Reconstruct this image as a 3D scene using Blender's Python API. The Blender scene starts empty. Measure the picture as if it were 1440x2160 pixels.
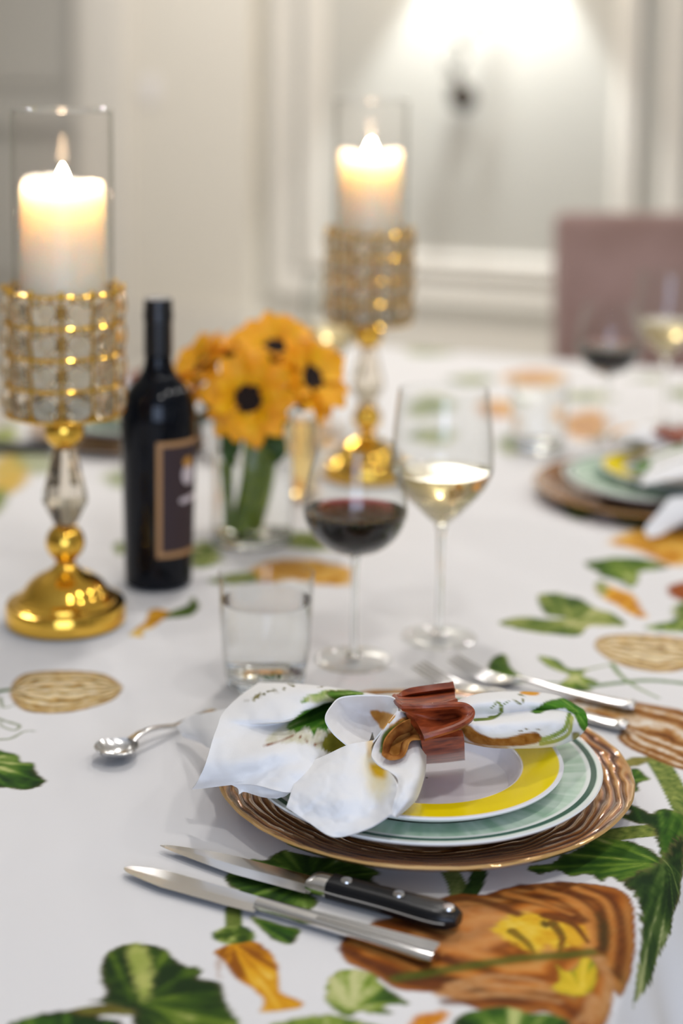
import bpy, bmesh, math, random
import numpy as np
from mathutils import Vector, Matrix, Quaternion, Euler

random.seed(4)
SC = bpy.context.scene
COL = SC.collection

# ------------------------------------------------------------------ camera
TABLE_Z = 0.75
CAM_H = TABLE_Z + 0.585
F_PX, YP = 3450.0, 558.6            # focal length and principal row in the 1440 x 2160 frame
PITCH, ROLL = math.radians(7.0), math.radians(0.75)
cam_d = bpy.data.cameras.new('camera')
cam = bpy.data.objects.new('camera', cam_d)
COL.objects.link(cam)
CAM_R = Matrix.Rotation(math.pi / 2 - PITCH, 3, 'X') @ Matrix.Rotation(ROLL, 3, 'Z')
cam.matrix_world = Matrix.Translation((0, 0, CAM_H)) @ CAM_R.to_4x4()
cam_d.sensor_fit = 'VERTICAL'
cam_d.sensor_height = 36.0
cam_d.sensor_width = 24.0
cam_d.lens = F_PX / 2160 * 36.0
cam_d.shift_y = -(1080 - YP) / 2160
cam_d.clip_start = 0.02
cam_d.dof.use_dof = True
cam_d.dof.focus_distance = 1.25
cam_d.dof.aperture_fstop = 2.25
SC.camera = cam

# ------------------------------------------------------------------ world, lights, exposure
SC.view_settings.view_transform = 'Standard'
SC.view_settings.look = 'None'
SC.view_settings.gamma = 1.0
SC.view_settings.exposure = 0.03
SC.view_settings.use_curve_mapping = False
SC.cycles.use_denoising = True
SC.cycles.max_bounces = 12
SC.cycles.use_adaptive_sampling = True
SC.cycles.adaptive_threshold = 0.02
SC.cycles.transmission_bounces = 12
SC.cycles.transparent_max_bounces = 24
SC.cycles.glossy_bounces = 6
SC.cycles.diffuse_bounces = 4
SC.cycles.sample_clamp_indirect = 5.0
SC.cycles.caustics_reflective = False
SC.cycles.blur_glossy = 0.4
w = bpy.data.worlds.new('world')
SC.world = w
w.use_nodes = True
w.node_tree.nodes['Background'].inputs['Color'].default_value = (0.62, 0.74, 1.0, 1)
w.node_tree.nodes['Background'].inputs['Strength'].default_value = 0.6

NV = Vector((0.9325, -0.3612, 0))      # room axes: across the table, along the table
DV = Vector((0.3612, 0.9325, 0))
ROOM_A = math.atan2(NV.y, NV.x)


def rm(n, d, z=0.0):
    return Vector((n * NV.x + d * DV.x, n * NV.y + d * DV.y, z))


def area(name, loc, size, power, color, target=None, shape='DISK', size_y=None):
    l = bpy.data.lights.new(name, 'AREA')
    l.shape = shape
    l.size = size
    if size_y:
        l.size_y = size_y
    l.energy = power
    l.color = color
    o = bpy.data.objects.new(name, l)
    o.location = loc
    if target is not None:
        o.rotation_euler = (Vector(target) - Vector(loc)).to_track_quat('-Z', 'Y').to_euler()
    COL.objects.link(o)
    return o


WARM = (1.0, 0.975, 0.95)
CEIL = 2.7
for n, d, p in ((0.45, 1.4, 4.0), (0.10, 0.55, 6.0), (-0.82, 2.1, 8.5), (-0.82, 3.4, 10), (-2.6, 2.2, 4), (-2.7, 3.6, 16), (-3.0, 5.4, 22), (0.9, 2.6, 5), (0.9, 4.8, 7), (-0.85, 5.0, 6)):
    area('ceiling_spot_and_fill', rm(n, d, CEIL - 0.02), 0.16, p, WARM, rm(n, d, 0))  # lamps over the table, plus unseen fills added to brighten plates and left wall
# daylight through the window opening behind the photographer
area('window_daylight', rm(0.9, -1.9, 1.5), 2.0, 52, (0.60, 0.73, 1.0), rm(-0.5, 1.6, 0.7), 'RECTANGLE', 1.6)


# ------------------------------------------------------------------ helpers
def ray(px, py):
    v = Vector(((px - 720) / F_PX, (YP - py) / F_PX, -1.0))
    return CAM_R @ v


def at(px, py, z=0.0):
    """photo position -> point at height z above the table"""
    r = ray(px, py)
    t = (z - 0.585) / r.z
    return Vector((0, 0, CAM_H)) + r * t


def at_depth(px, py, y):
    r = ray(px, py)
    return Vector((0, 0, CAM_H)) + r * (y / r.y)


def at_wall(px, py, D):
    r = ray(px, py)
    return Vector((0, 0, CAM_H)) + r * (D / r.dot(DV))


CRM = np.array(CAM_R)


def at_np(p):
    """(N,3) array of photo px, py, height -> (N,3) world points"""
    v = np.stack([(p[:, 0] - 720) / F_PX, (YP - p[:, 1]) / F_PX, -np.ones(len(p))], 1) @ CRM.T
    t = (p[:, 2] - 0.585) / v[:, 2]
    return v * t[:, None] + np.array([0, 0, CAM_H])


def s2l(c):
    c = np.asarray(c, float) / 255.0
    return np.where(c <= 0.04045, c / 12.92, ((c + 0.055) / 1.055) ** 2.4)


def rgb(*c):
    return tuple(float(x) for x in s2l(c)) + (1.0,)


def set_props(o, label=None, cat=None, group=None, kind=None):
    if label:
        o['label'] = label
    if cat:
        o['category'] = cat
    if group:
        o['group'] = group
    if kind:
        o['kind'] = kind
    return o


def thing(name, label, cat, loc=(0, 0, 0), rotz=0.0, group=None):
    o = bpy.data.objects.new(name, None)
    o.empty_display_size = 0.05
    o.location = loc
    o.rotation_euler = (0, 0, rotz)
    COL.objects.link(o)
    return set_props(o, label, cat, group)


def make(name, geo, m, parent=None, smooth=True, col=None, loc=None):
    v, f = geo
    me = bpy.data.meshes.new(name)
    me.from_pydata([tuple(map(float, x)) for x in v], [], [tuple(int(i) for i in x) for x in f])
    if smooth:
        me.shade_smooth()
    me.materials.append(m)
    if col is not None:
        a = me.color_attributes.new('print', 'FLOAT_COLOR', 'POINT')
        a.data.foreach_set('color', np.concatenate([col, np.ones((len(col), 1))], 1).astype(np.float32).ravel())
    me.update()
    if smooth:
        me.set_sharp_from_angle(angle=math.radians(42))
    o = bpy.data.objects.new(name, me)
    COL.objects.link(o)
    if parent is not None:
        o.parent = parent
    if loc is not None:
        o.location = loc
    return o


def fix_normals(o):
    bm = bmesh.new()
    bm.from_mesh(o.data)
    bmesh.ops.recalc_face_normals(bm, faces=bm.faces)
    bm.to_mesh(o.data)
    bm.free()
    return o


def kids(o):
    return [c for c in bpy.data.objects if c.parent == o]


def dup(o, parent=None, loc=None, rotz=None, label=None, group=None, cat=True):
    c = o.copy()
    COL.objects.link(c)
    if parent is not None:
        c.parent = parent
    if loc is not None:
        c.location = loc
    if rotz is not None:
        c.rotation_euler = (0, 0, rotz)
    if label:
        c['label'] = label
    if group:
        c['group'] = group
    for k in kids(o):
        dup(k, c)
    return c


def merge(*gs):
    V, F = [], []
    for v, f in gs:
        b = len(V)
        V += [tuple(x) for x in v]
        F += [tuple(i + b for i in x) for x in f]
    return V, F


def xf(geo, M):
    v, f = geo
    return [tuple(M @ Vector(x)) for x in v], f


def box(x0, x1, y0, y1, z0, z1, b=0.0):
    if b <= 0:
        v = [(x, y, z) for z in (z0, z1) for y in (y0, y1) for x in (x0, x1)]
        return v, [(0, 2, 3, 1), (4, 5, 7, 6), (0, 1, 5, 4), (2, 6, 7, 3), (0, 4, 6, 2), (1, 3, 7, 5)]
    bm = bmesh.new()
    vs = [bm.verts.new(p) for p in box(x0, x1, y0, y1, z0, z1)[0]]
    for f in box(x0, x1, y0, y1, z0, z1)[1]:
        bm.faces.new([vs[i] for i in f])
    bmesh.ops.recalc_face_normals(bm, faces=bm.faces)
    bmesh.ops.bevel(bm, geom=bm.edges[:], offset=b, segments=3, affect='EDGES', profile=0.5)
    bm.verts.index_update()
    r = [tuple(x.co) for x in bm.verts], [tuple(x.index for x in f.verts) for f in bm.faces]
    bm.free()
    return r


def room_box(n0, n1, d0, d1, z0, z1, b=0.0):
    v, f = box(n0, n1, d0, d1, z0, z1, b)
    return [tuple(rm(*p)) for p in v], f


def lathe(prof, seg=48, closed=False):
    """profile of (r, z); r = 0 at an end makes a pole; closed joins last to first"""
    V, F, idx = [], [], []
    for r, z in prof:
        if r < 1e-7:
            idx.append([len(V)])
            V.append((0, 0, z))
        else:
            idx.append(list(range(len(V), len(V) + seg)))
            for k in range(seg):
                a = 2 * math.pi * k / seg
                V.append((r * math.cos(a), r * math.sin(a), z))
    n = len(prof)
    for i in range(n if closed else n - 1):
        A, B = idx[i], idx[(i + 1) % n]
        for k in range(seg):
            k2 = (k + 1) % seg
            if len(A) == 1 and len(B) == 1:
                continue
            if len(A) == 1:
                F.append((A[0], B[k2], B[k]))
            elif len(B) == 1:
                F.append((A[k], A[k2], B[0]))
            else:
                F.append((A[k], A[k2], B[k2], B[k]))
    return V, F


def smooth_prof(pts, n=8):
    """Catmull-Rom through profile points"""
    return [tuple(p) for p in cr(np.array(pts, float), (len(pts) - 1) * n + 1)]


def cr(P, m):
    P = np.asarray(P, float)
    k = len(P)
    Q = np.concatenate([[2 * P[0] - P[1]], P, [2 * P[-1] - P[-2]]])
    t = np.linspace(0, k - 1, m)
    i = np.minimum(t.astype(int), k - 2)
    u = (t - i).reshape((-1,) + (1,) * (P.ndim - 1))
    a, b, c, d = Q[i], Q[i + 1], Q[i + 2], Q[i + 3]
    return 0.5 * (2 * b + (c - a) * u + (2 * a - 5 * b + 4 * c - d) * u ** 2 + (3 * b - a - 3 * c + d) * u ** 3)


def grid_faces(r, c, base=0):
    i = np.arange((r - 1) * (c - 1))
    a = (i // (c - 1)) * c + i % (c - 1) + base
    return np.stack([a, a + 1, a + c + 1, a + c], 1)


def patch(rows, m, n):
    """grid of control points -> dense (m*n, D) array"""
    P = np.array(rows, float)
    P = cr(P, m)
    P = cr(P.transpose(1, 0, 2), n).transpose(1, 0, 2)
    return P.reshape(m * n, -1)


def tube(path, radii, seg=10, caps=True):
    path = [Vector(p) for p in path]
    if not hasattr(radii, '__len__'):
        radii = [radii] * len(path)
    V, F = [], []
    up = None
    for i, p in enumerate(path):
        t = (path[min(i + 1, len(path) - 1)] - path[max(i - 1, 0)]).normalized()
        if up is None:
            up = t.orthogonal().normalized()
        up = (up - t * up.dot(t))
        if up.length < 1e-6:
            up = t.orthogonal()
        up.normalize()
        s = t.cross(up)
        for k in range(seg):
            a = 2 * math.pi * k / seg
            V.append(tuple(p + (up * math.cos(a) + s * math.sin(a)) * radii[i]))
    for i in range(len(path) - 1):
        for k in range(seg):
            k2 = (k + 1) % seg
            F.append((i * seg + k, i * seg + k2, (i + 1) * seg + k2, (i + 1) * seg + k))
    if caps:
        F.append(tuple(range(seg - 1, -1, -1)))
        b = (len(path) - 1) * seg
        F.append(tuple(range(b, b + seg)))
    return V, F


def loft(rings, caps=True):
    """closed rings of equal length -> mesh"""
    V, F = [], []
    k = len(rings[0])
    for r in rings:
        V += [tuple(p) for p in r]
    for i in range(len(rings) - 1):
        for j in range(k):
            j2 = (j + 1) % k
            F.append((i * k + j, i * k + j2, (i + 1) * k + j2, (i + 1) * k + j))
    if caps:
        F.append(tuple(range(k - 1, -1, -1)))
        b = (len(rings) - 1) * k
        F.append(tuple(range(b, b + k)))
    return V, F


def thick_sheet(P, m, n, t):
    """dense grid of points -> closed sheet of thickness t"""
    P = np.asarray(P).reshape(m, n, 3)
    du = np.gradient(P, axis=0)
    dv = np.gradient(P, axis=1)
    N = np.cross(du, dv)
    N /= np.linalg.norm(N, axis=2, keepdims=True) + 1e-12
    A = (P + N * t / 2).reshape(-1, 3)
    B = (P - N * t / 2).reshape(-1, 3)
    F = [tuple(x) for x in grid_faces(m, n)] + [tuple(x[::-1]) for x in grid_faces(m, n, m * n)]
    loop = list(range(n)) + [i * n + n - 1 for i in range(1, m)] + [(m - 1) * n + j for j in range(n - 2, -1, -1)] + [i * n for i in range(m - 2, 0, -1)]
    for i, a in enumerate(loop):
        b = loop[(i + 1) % len(loop)]
        F.append((b, a, a + m * n, b + m * n))
    return np.concatenate([A, B]), F


# ------------------------------------------------------------------ noise and paint
_rng = np.random.RandomState(11)
_LAT = _rng.rand(256, 256)


def vnoise(x, y):
    xi, yi = np.floor(x).astype(int), np.floor(y).astype(int)
    u, v = x - xi, y - yi
    u, v = u * u * (3 - 2 * u), v * v * (3 - 2 * v)
    g = lambda a, b: _LAT[a & 255, b & 255]
    return (g(xi, yi) * (1 - u) + g(xi + 1, yi) * u) * (1 - v) + (g(xi, yi + 1) * (1 - u) + g(xi + 1, yi + 1) * u) * v


def fbm(x, y, o=4):
    r, a, s = 0, 0.5, 0
    for k in range(o):
        r = r + a * vnoise(x * 2 ** k + 17.3 * k, y * 2 ** k + 5.1 * k)
        s += a
        a *= 0.55
    return r / s


def sstep(a, b, x):
    t = np.clip((x - a) / (b - a), 0, 1)
    return t * t * (3 - 2 * t)


def seg_dist(P, a, b):
    a, b = np.asarray(a, float), np.asarray(b, float)
    d = b - a
    t = np.clip(((P - a) @ d) / max(d @ d, 1e-12), 0, 1)
    return np.linalg.norm(P - (a + t[:, None] * d), axis=1), t


class Paint:
    """paints flat print on a set of 2-D surface positions (unit: about a metre)"""

    def __init__(self, P, base, conv):
        self.P = P
        self.C = np.tile(s2l(base), (len(P), 1))
        self.conv = conv

    def sel(self, Q, pad):
        lo, hi = Q.min(0) - pad, Q.max(0) + pad
        return np.nonzero(((self.P > lo) & (self.P < hi)).all(1))[0]

    def mask(self, pts, soft=0.0012, jag=0.0, jf=220.0, curve=True):
        Q = self.conv(pts)
        if curve and len(Q) > 3:
            Q = cr(np.concatenate([Q[-1:], Q, Q[:1], Q[1:2]]), (len(Q) + 2) * 4 + 1)[4:-4]
        i = self.sel(Q, soft + jag)
        p = self.P[i]
        if jag:
            p = p + jag * 2 * np.stack([fbm(p[:, 0] * jf, p[:, 1] * jf, 2) - .5, fbm(p[:, 0] * jf + 40, p[:, 1] * jf + 9, 2) - .5], 1)
        ins = np.zeros(len(p), bool)
        dist = np.full(len(p), 1e9)
        for k in range(len(Q)):
            a, b = Q[k], Q[(k + 1) % len(Q)]
            dd, _ = seg_dist(p, a, b)
            dist = np.minimum(dist, dd)
            c = (a[1] > p[:, 1]) != (b[1] > p[:, 1])
            if c.any():
                xx = (b[0] - a[0]) * (p[:, 1] - a[1]) / (b[1] - a[1] + 1e-15) + a[0]
                ins ^= c & (p[:, 0] < xx)
        sd = np.where(ins, dist, -dist)
        keep = sd > -soft
        return i[keep], sd[keep], sstep(-soft, soft, sd[keep])

    def put(self, i, col, a):
        self.C[i] = self.C[i] * (1 - a[:, None]) + col * a[:, None]

    def ramp(self, t, cols):
        cols = np.array([s2l(c) for c in cols])
        t = np.clip(t, 0, 1) * (len(cols) - 1)
        k = np.minimum(t.astype(int), len(cols) - 2)
        u = (t - k)[:, None]
        return cols[k] * (1 - u) + cols[k + 1] * u

    def leaf(self, pts, root, tips, cols=((25, 60, 10), (60, 100, 20), (110, 140, 45), (195, 200, 130)), jag=0.003, vein=0.004, edge=(150, 130, 80), freq=140.0, alpha=1.0, soft=0.0012):
        i, sd, a = self.mask(pts, soft, jag)
        p = self.P[i]
        c = self.conv([root])[0]
        T = self.conv(tips)
        best, tt = np.full(len(p), 1e9), np.zeros(len(p))
        for t in T:
            d, u = seg_dist(p, c, t)
            m = d < best
            best, tt = np.where(m, d, best), np.where(m, u, tt)
        ang = np.arctan2(p[:, 1] - c[1], p[:, 0] - c[0])
        rad = np.linalg.norm(p - c, axis=1)
        n1 = fbm(p[:, 0] * freq, p[:, 1] * freq, 3)
        streak = fbm(ang * 7 + 3, rad * 28, 3)
        n0 = fbm(p[:, 0] * 26 + 7, p[:, 1] * 26, 2)
        val = 0.15 + 0.85 * (streak - .33) + 0.35 * (n1 - .4) + 1.3 * (n0 - .5)
        val = val + 0.34 * np.exp(-(best / (vein * .6)) ** 2)
        col = self.ramp(val, cols)
        e = np.exp(-np.maximum(sd, 0) / 0.0012)[:, None] * 0.5
        col = col * (1 - e) + s2l(edge) * e
        self.put(i, col, a * alpha)

    def gourd(self, pts, a0, b0, n=7, cols=((105, 70, 15), (165, 115, 45), (215, 185, 125), (235, 225, 195)), line=(75, 60, 15), wob=0.9, lw=0.25, soft=0.0012, alpha=1.0, edge=(130, 85, 25)):
        i, sd, al = self.mask(pts, soft, 0.0006)
        p = self.P[i]
        A, B = self.conv([a0, b0])
        ax = (B - A) / np.linalg.norm(B - A)
        L = np.linalg.norm(B - A)
        s = ((p - A) @ ax) / L
        t = (p - A) @ np.array([-ax[1], ax[0]])
        w = t / (np.abs(t) + np.maximum(sd, 0) + 1e-5)
        ph = np.arcsin(np.clip(w, -1, 1)) / (math.pi / 2)
        nz = fbm(s * 7 + 3, ph * 5, 3) - .5
        k = ph * n / 2 + nz * wob
        fr = np.abs((k % 1) - .5) * 2
        n2 = fbm(p[:, 0] * 300, p[:, 1] * 300, 3)
        col = self.ramp(0.15 + 0.85 * fr + 0.5 * (n2 - .5) - .25 * np.abs(w) ** 3, cols)
        ln = (sstep(lw, lw * .35, fr) * sstep(.35, .6, n2 + .15))[:, None] * 0.85
        col = col * (1 - ln) + s2l(line) * ln
        e = np.exp(-np.maximum(sd, 0) / 0.0018)[:, None] * .75
        col = col * (1 - e) + s2l(edge) * e
        self.put(i, col, al * alpha)

    def stroke(self, pts, width, col, col2=None, soft=0.0008, taper=True, m=40, alpha=1.0):
        Q = cr(self.conv(pts), m) if len(pts) > 2 else self.conv(pts)
        i = self.sel(Q, width + soft)
        p = self.P[i]
        best, tt = np.full(len(p), 1e9), np.zeros(len(p))
        for k in range(len(Q) - 1):
            d, u = seg_dist(p, Q[k], Q[k + 1])
            mm = d < best
            best, tt = np.where(mm, d, best), np.where(mm, (k + u) / (len(Q) - 1), tt)
        wd = width * (1 - 0.6 * tt) if taper else width
        a = sstep(wd + soft, wd - soft, best)
        n1 = fbm(p[:, 0] * 260, p[:, 1] * 260, 2)
        c = self.ramp(n1, (col, col2 or col))
        self.put(i, c, a * alpha)

    def blob(self, pts, cols, jag=0.002, soft=0.003, freq=160.0, alpha=1.0):
        i, sd, a = self.mask(pts, soft, jag)
        p = self.P[i]
        col = self.ramp(fbm(p[:, 0] * freq, p[:, 1] * freq, 3) * 1.6 - .3, cols)
        self.put(i, col, a * alpha)


# ------------------------------------------------------------------ materials
def mat(name, base=(0.8, 0.8, 0.8, 1), rough=0.5, metal=0.0, attr=False, **kw):
    m = bpy.data.materials.new(name)
    m.use_nodes = True
    b = m.node_tree.nodes['Principled BSDF']
    b.inputs['Base Color'].default_value = base
    b.inputs['Roughness'].default_value = rough
    b.inputs['Metallic'].default_value = metal
    for k, v in kw.items():
        b.inputs[k.replace('_', ' ')].default_value = v
    if attr:
        a = m.node_tree.nodes.new('ShaderNodeAttribute')
        a.attribute_name = 'print'
        m.node_tree.links.new(a.outputs['Color'], b.inputs['Base Color'])
    return m


def add_bump(m, scale, strength, dist=0.001, kind='noise', detail=3, coord='Object', stretch=None):
    nt = m.node_tree
    b = nt.nodes['Principled BSDF']
    tc = nt.nodes.new('ShaderNodeTexCoord')
    t = nt.nodes.new('ShaderNodeTexNoise')
    t.inputs['Scale'].default_value = scale
    t.inputs['Detail'].default_value = detail
    src = tc.outputs[coord]
    if stretch:
        mp = nt.nodes.new('ShaderNodeMapping')
        mp.inputs['Scale'].default_value = stretch
        nt.links.new(src, mp.inputs['Vector'])
        src = mp.outputs['Vector']
    nt.links.new(src, t.inputs['Vector'])
    bp = nt.nodes.new('ShaderNodeBump')
    bp.inputs['Strength'].default_value = strength
    bp.inputs['Distance'].default_value = dist
    nt.links.new(t.outputs['Fac'], bp.inputs['Height'])
    nt.links.new(bp.outputs['Normal'], b.inputs['Normal'])
    return m


def tint_noise(m, c1, c2, scale, stretch=None, detail=4, lo=.3, hi=.7):
    nt = m.node_tree
    b = nt.nodes['Principled BSDF']
    tc = nt.nodes.new('ShaderNodeTexCoord')
    mp = nt.nodes.new('ShaderNodeMapping')
    mp.inputs['Scale'].default_value = stretch or (1, 1, 1)
    t = nt.nodes.new('ShaderNodeTexNoise')
    t.inputs['Scale'].default_value = scale
    t.inputs['Detail'].default_value = detail
    r = nt.nodes.new('ShaderNodeValToRGB')
    r.color_ramp.elements[0].position, r.color_ramp.elements[1].position = lo, hi
    r.color_ramp.elements[0].color, r.color_ramp.elements[1].color = c1, c2
    nt.links.new(tc.outputs['Object'], mp.inputs['Vector'])
    nt.links.new(mp.outputs['Vector'], t.inputs['Vector'])
    nt.links.new(t.outputs['Fac'], r.inputs['Fac'])
    nt.links.new(r.outputs['Color'], b.inputs['Base Color'])
    return m


def thin_glass(name, tint=(0.985, 0.99, 0.987, 1), edge=(0.86, 0.86, 0.84, 1), base=0.022, top=0.7, power=4.0):
    """thin-walled clear glass: straight-through transmission plus a reflection that grows towards grazing"""
    m = bpy.data.materials.new(name)
    m.use_nodes = True
    nt = m.node_tree
    nt.nodes.remove(nt.nodes['Principled BSDF'])
    out = nt.nodes['Material Output']
    tr = nt.nodes.new('ShaderNodeBsdfTransparent')
    lw = nt.nodes.new('ShaderNodeLayerWeight')
    lw.inputs['Blend'].default_value = 0.5
    rp = nt.nodes.new('ShaderNodeValToRGB')
    rp.color_ramp.elements[0].position, rp.color_ramp.elements[1].position = 0.6, 1.0
    rp.color_ramp.elements[0].color, rp.color_ramp.elements[1].color = tint, edge
    nt.links.new(lw.outputs['Facing'], rp.inputs['Fac'])
    nt.links.new(rp.outputs['Color'], tr.inputs['Color'])
    gl = nt.nodes.new('ShaderNodeBsdfGlossy')
    gl.inputs['Roughness'].default_value = 0.03
    pw = nt.nodes.new('ShaderNodeMath')
    pw.operation = 'POWER'
    pw.inputs[1].default_value = power
    nt.links.new(lw.outputs['Facing'], pw.inputs[0])
    mr = nt.nodes.new('ShaderNodeMapRange')
    mr.inputs['To Min'].default_value = base
    mr.inputs['To Max'].default_value = top
    nt.links.new(pw.outputs[0], mr.inputs['Value'])
    mx = nt.nodes.new('ShaderNodeMixShader')
    nt.links.new(mr.outputs['Result'], mx.inputs['Fac'])
    nt.links.new(tr.outputs[0], mx.inputs[1])
    nt.links.new(gl.outputs[0], mx.inputs[2])
    nt.links.new(mx.outputs[0], out.inputs['Surface'])
    return m


def liquid(name, ior, color=None, density=0.0, tint=(1, 1, 1, 1)):
    m = bpy.data.materials.new(name)
    m.use_nodes = True
    nt = m.node_tree
    nt.nodes.remove(nt.nodes['Principled BSDF'])
    out = nt.nodes['Material Output']
    g = nt.nodes.new('ShaderNodeBsdfGlass')
    g.inputs['IOR'].default_value = ior
    g.inputs['Roughness'].default_value = 0.0
    g.inputs['Color'].default_value = tint
    nt.links.new(g.outputs[0], out.inputs['Surface'])
    if density > 0:
        v = nt.nodes.new('ShaderNodeVolumeAbsorption')
        v.inputs['Color'].default_value = color
        v.inputs['Density'].default_value = density
        nt.links.new(v.outputs[0], out.inputs['Volume'])
    return m


def emit(name, color, strength):
    m = bpy.data.materials.new(name)
    m.use_nodes = True
    b = m.node_tree.nodes['Principled BSDF']
    b.inputs['Base Color'].default_value = color
    b.inputs['Emission Color'].default_value = color
    b.inputs['Emission Strength'].default_value = strength
    return m


M = {}
M['cloth'] = add_bump(mat('printed_cotton', rough=0.85, attr=True, Specular_IOR_Level=0.25), 9, 0.10, 0.01, detail=5)
M['napkin'] = add_bump(mat('printed_napkin_cotton', rough=0.9, attr=True, Specular_IOR_Level=0.2), 900, 0.12, 0.0005, detail=2)
M['china'] = mat('glazed_china', rough=0.22, attr=True, Specular_IOR_Level=0.4)
M['bronze'] = mat('bronze_lustre_glass', rough=0.2, metal=0.4, attr=True, Coat_Weight=0.9, Coat_Roughness=0.08)
M['gold'] = mat('polished_gold', (0.86, 0.52, 0.08, 1), 0.12, 1.0)
M['steel'] = mat('polished_steel', (0.80, 0.79, 0.78, 1), 0.2, 1.0)
M['black_handle'] = mat('black_resin', (0.006, 0.006, 0.007, 1), 0.3, Specular_IOR_Level=0.3)
M['wood'] = add_bump(tint_noise(mat('red_brown_wood', rough=0.42, Coat_Weight=0.15), rgb(92, 28, 8), rgb(176, 82, 38), 60, (1, 1, 4), 5), 400, 0.15, 0.0005)
M['thin'] = thin_glass('thin_clear_glass')
M['hurricane'] = thin_glass('hurricane_glass', tint=(0.998, 0.994, 0.99, 1), edge=(0.72, 0.72, 0.68, 1), base=0.006, top=0.6, power=5.0)
M['glass'] = liquid('clear_glass', 1.45, tint=(0.97, 0.98, 0.98, 1))
M['crystal'] = liquid('cut_crystal', 1.52, tint=(1.0, 0.965, 0.90, 1))
M['water'] = liquid('water', 1.15)
M['red_wine'] = liquid('red_wine', 1.34, (0.70, 0.02, 0.10, 1), 230)
M['white_wine'] = liquid('white_wine', 1.34, (1.0, 0.84, 0.36, 1), 14)
M['amber'] = liquid('amber_drink', 1.34, (0.99, 0.76, 0.10, 1), 34)
M['wax'] = mat('ivory_wax', rgb(255, 232, 206), 0.45, Subsurface_Weight=1.0, Subsurface_Scale=0.060, Subsurface_Radius=(1.0, 0.84, 0.66))
M['flame'] = emit('candle_flame', (1.0, 0.72, 0.44, 1), 115)
M['wick'] = mat('charred_wick', (0.02, 0.015, 0.01, 1), 0.9)
M['bottle'] = mat('dark_bottle_glass', (0.002, 0.003, 0.006, 1), 0.08, Specular_IOR_Level=0.22)
M['capsule'] = mat('black_foil', (0.006, 0.006, 0.008, 1), 0.3)
M['label'] = add_bump(mat('dark_label_paper', rgb(52, 34, 36), 0.7), 300, 0.1, 0.0003)
M['tan'] = mat('tan_label_border', rgb(178, 132, 84), 0.6)
M['label_white'] = mat('label_white_ink', rgb(205, 190, 190), 0.6)
M['label_orange'] = mat('label_orange_ink', rgb(200, 140, 50), 0.6)
M['petal'] = tint_noise(mat('sunflower_petal', rough=0.6, Subsurface_Weight=0.15, Subsurface_Scale=0.004), rgb(255, 158, 0), rgb(255, 186, 0), 60)
M['disc'] = add_bump(mat('sunflower_disc', rgb(30, 14, 8), 0.9), 900, 1.0, 0.002)
M['green'] = tint_noise(mat('flower_stem_green', rough=0.6), rgb(74, 104, 18), rgb(142, 160, 48), 60)
M['leafgreen'] = tint_noise(mat('flower_leaf_green', rough=0.6), rgb(30, 56, 14), rgb(64, 96, 28), 50)
M['wall'] = add_bump(mat('greige_wall_paint', rgb(197, 194, 185), 0.75), 220, 0.05, 0.001)
M['beige'] = mat('cream_wall_paint', rgb(229, 222, 209), 0.75)
M['trim'] = mat('white_trim_paint', rgb(226, 220, 210), 0.5)
M['door'] = mat('grey_door_paint', rgb(192, 188, 180), 0.5)
M['plastic'] = mat('white_plastic', rgb(235, 230, 226), 0.4)
M['ceiling'] = mat('white_ceiling_paint', rgb(235, 232, 226), 0.8)
M['floor'] = add_bump(tint_noise(mat('pale_floor', rough=0.5), rgb(190, 185, 177), rgb(208, 203, 195), 3), 60, .05, .001)
M['mauve'] = add_bump(tint_noise(mat('mauve_upholstery', rough=0.95, Sheen_Weight=0.3), rgb(150, 120, 110), rgb(172, 142, 134), 6), 500, 0.2, 0.001)
M['darkwood'] = tint_noise(mat('dark_wood', rough=0.4), rgb(52, 34, 24), rgb(82, 56, 38), 12, (1, 1, 6))
M['iron'] = mat('dark_bronze_metal', rgb(60, 50, 40), 0.45, 0.7)
M['shade'] = emit('lit_sconce_shade', (1.0, 0.95, 0.86, 1), 9.0)


# ------------------------------------------------------------------ the room
D0, N0, N1, DF = 6.65, -4.8, 2.2, -2.0


def structure(name, geo, m, parent=None, smooth=False):
    o = make(name, geo, m, parent, smooth)
    o['kind'] = 'structure'
    return o


def wn(px, py=300, D=D0):
    return at_wall(px, py, D).dot(NV)


def wz(px, py, D=D0):
    return at_wall(px, py, D).z


structure('floor', room_box(N0, N1, DF, D0, -0.1, 0), M['floor'])
structure('ceiling', room_box(N0, N1, DF, D0, CEIL, CEIL + 0.1), M['ceiling'])
structure('wall_back', room_box(N0 - .1, N1 + .1, D0, D0 + 0.12, 0, CEIL), M['wall'])
structure('wall_left', room_box(N0 - 0.12, N0, DF, D0, 0, CEIL), M['wall'])
structure('wall_right', room_box(N1, N1 + 0.12, DF, D0, 0, CEIL), M['wall'])
# wall behind the photographer with a wide window opening
structure('wall_front', merge(room_box(N0, -0.2, DF - 0.12, DF, 0, CEIL), room_box(2.0, N1, DF - 0.12, DF, 0, CEIL),
                              room_box(-0.2, 2.0, DF - 0.12, DF, 0, 0.7), room_box(-0.2, 2.0, DF - 0.12, DF, 2.4, CEIL)), M['wall'])

# cream pier between the door and the panelled wall
D1 = D0 - 0.12
structure('wall_pier', room_box(wn(270, D=D1), wn(529, D=D1), D1, D0 + 0.02, 0, CEIL, 0.004), M['beige'])
# baseboards
bt = wz(1000, 680)
structure('baseboard_back', merge(room_box(wn(529), N1, D0 - 0.02, D0 + .01, 0, bt - 0.02), room_box(wn(529), N1, D0 - 0.013, D0 + .01, bt - 0.02, bt)), M['trim'])
structure('baseboard_pier', room_box(wn(270, D=D1) , wn(531, D=D1), D1 - 0.02, D1 + .004, 0, bt), M['trim'])


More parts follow.
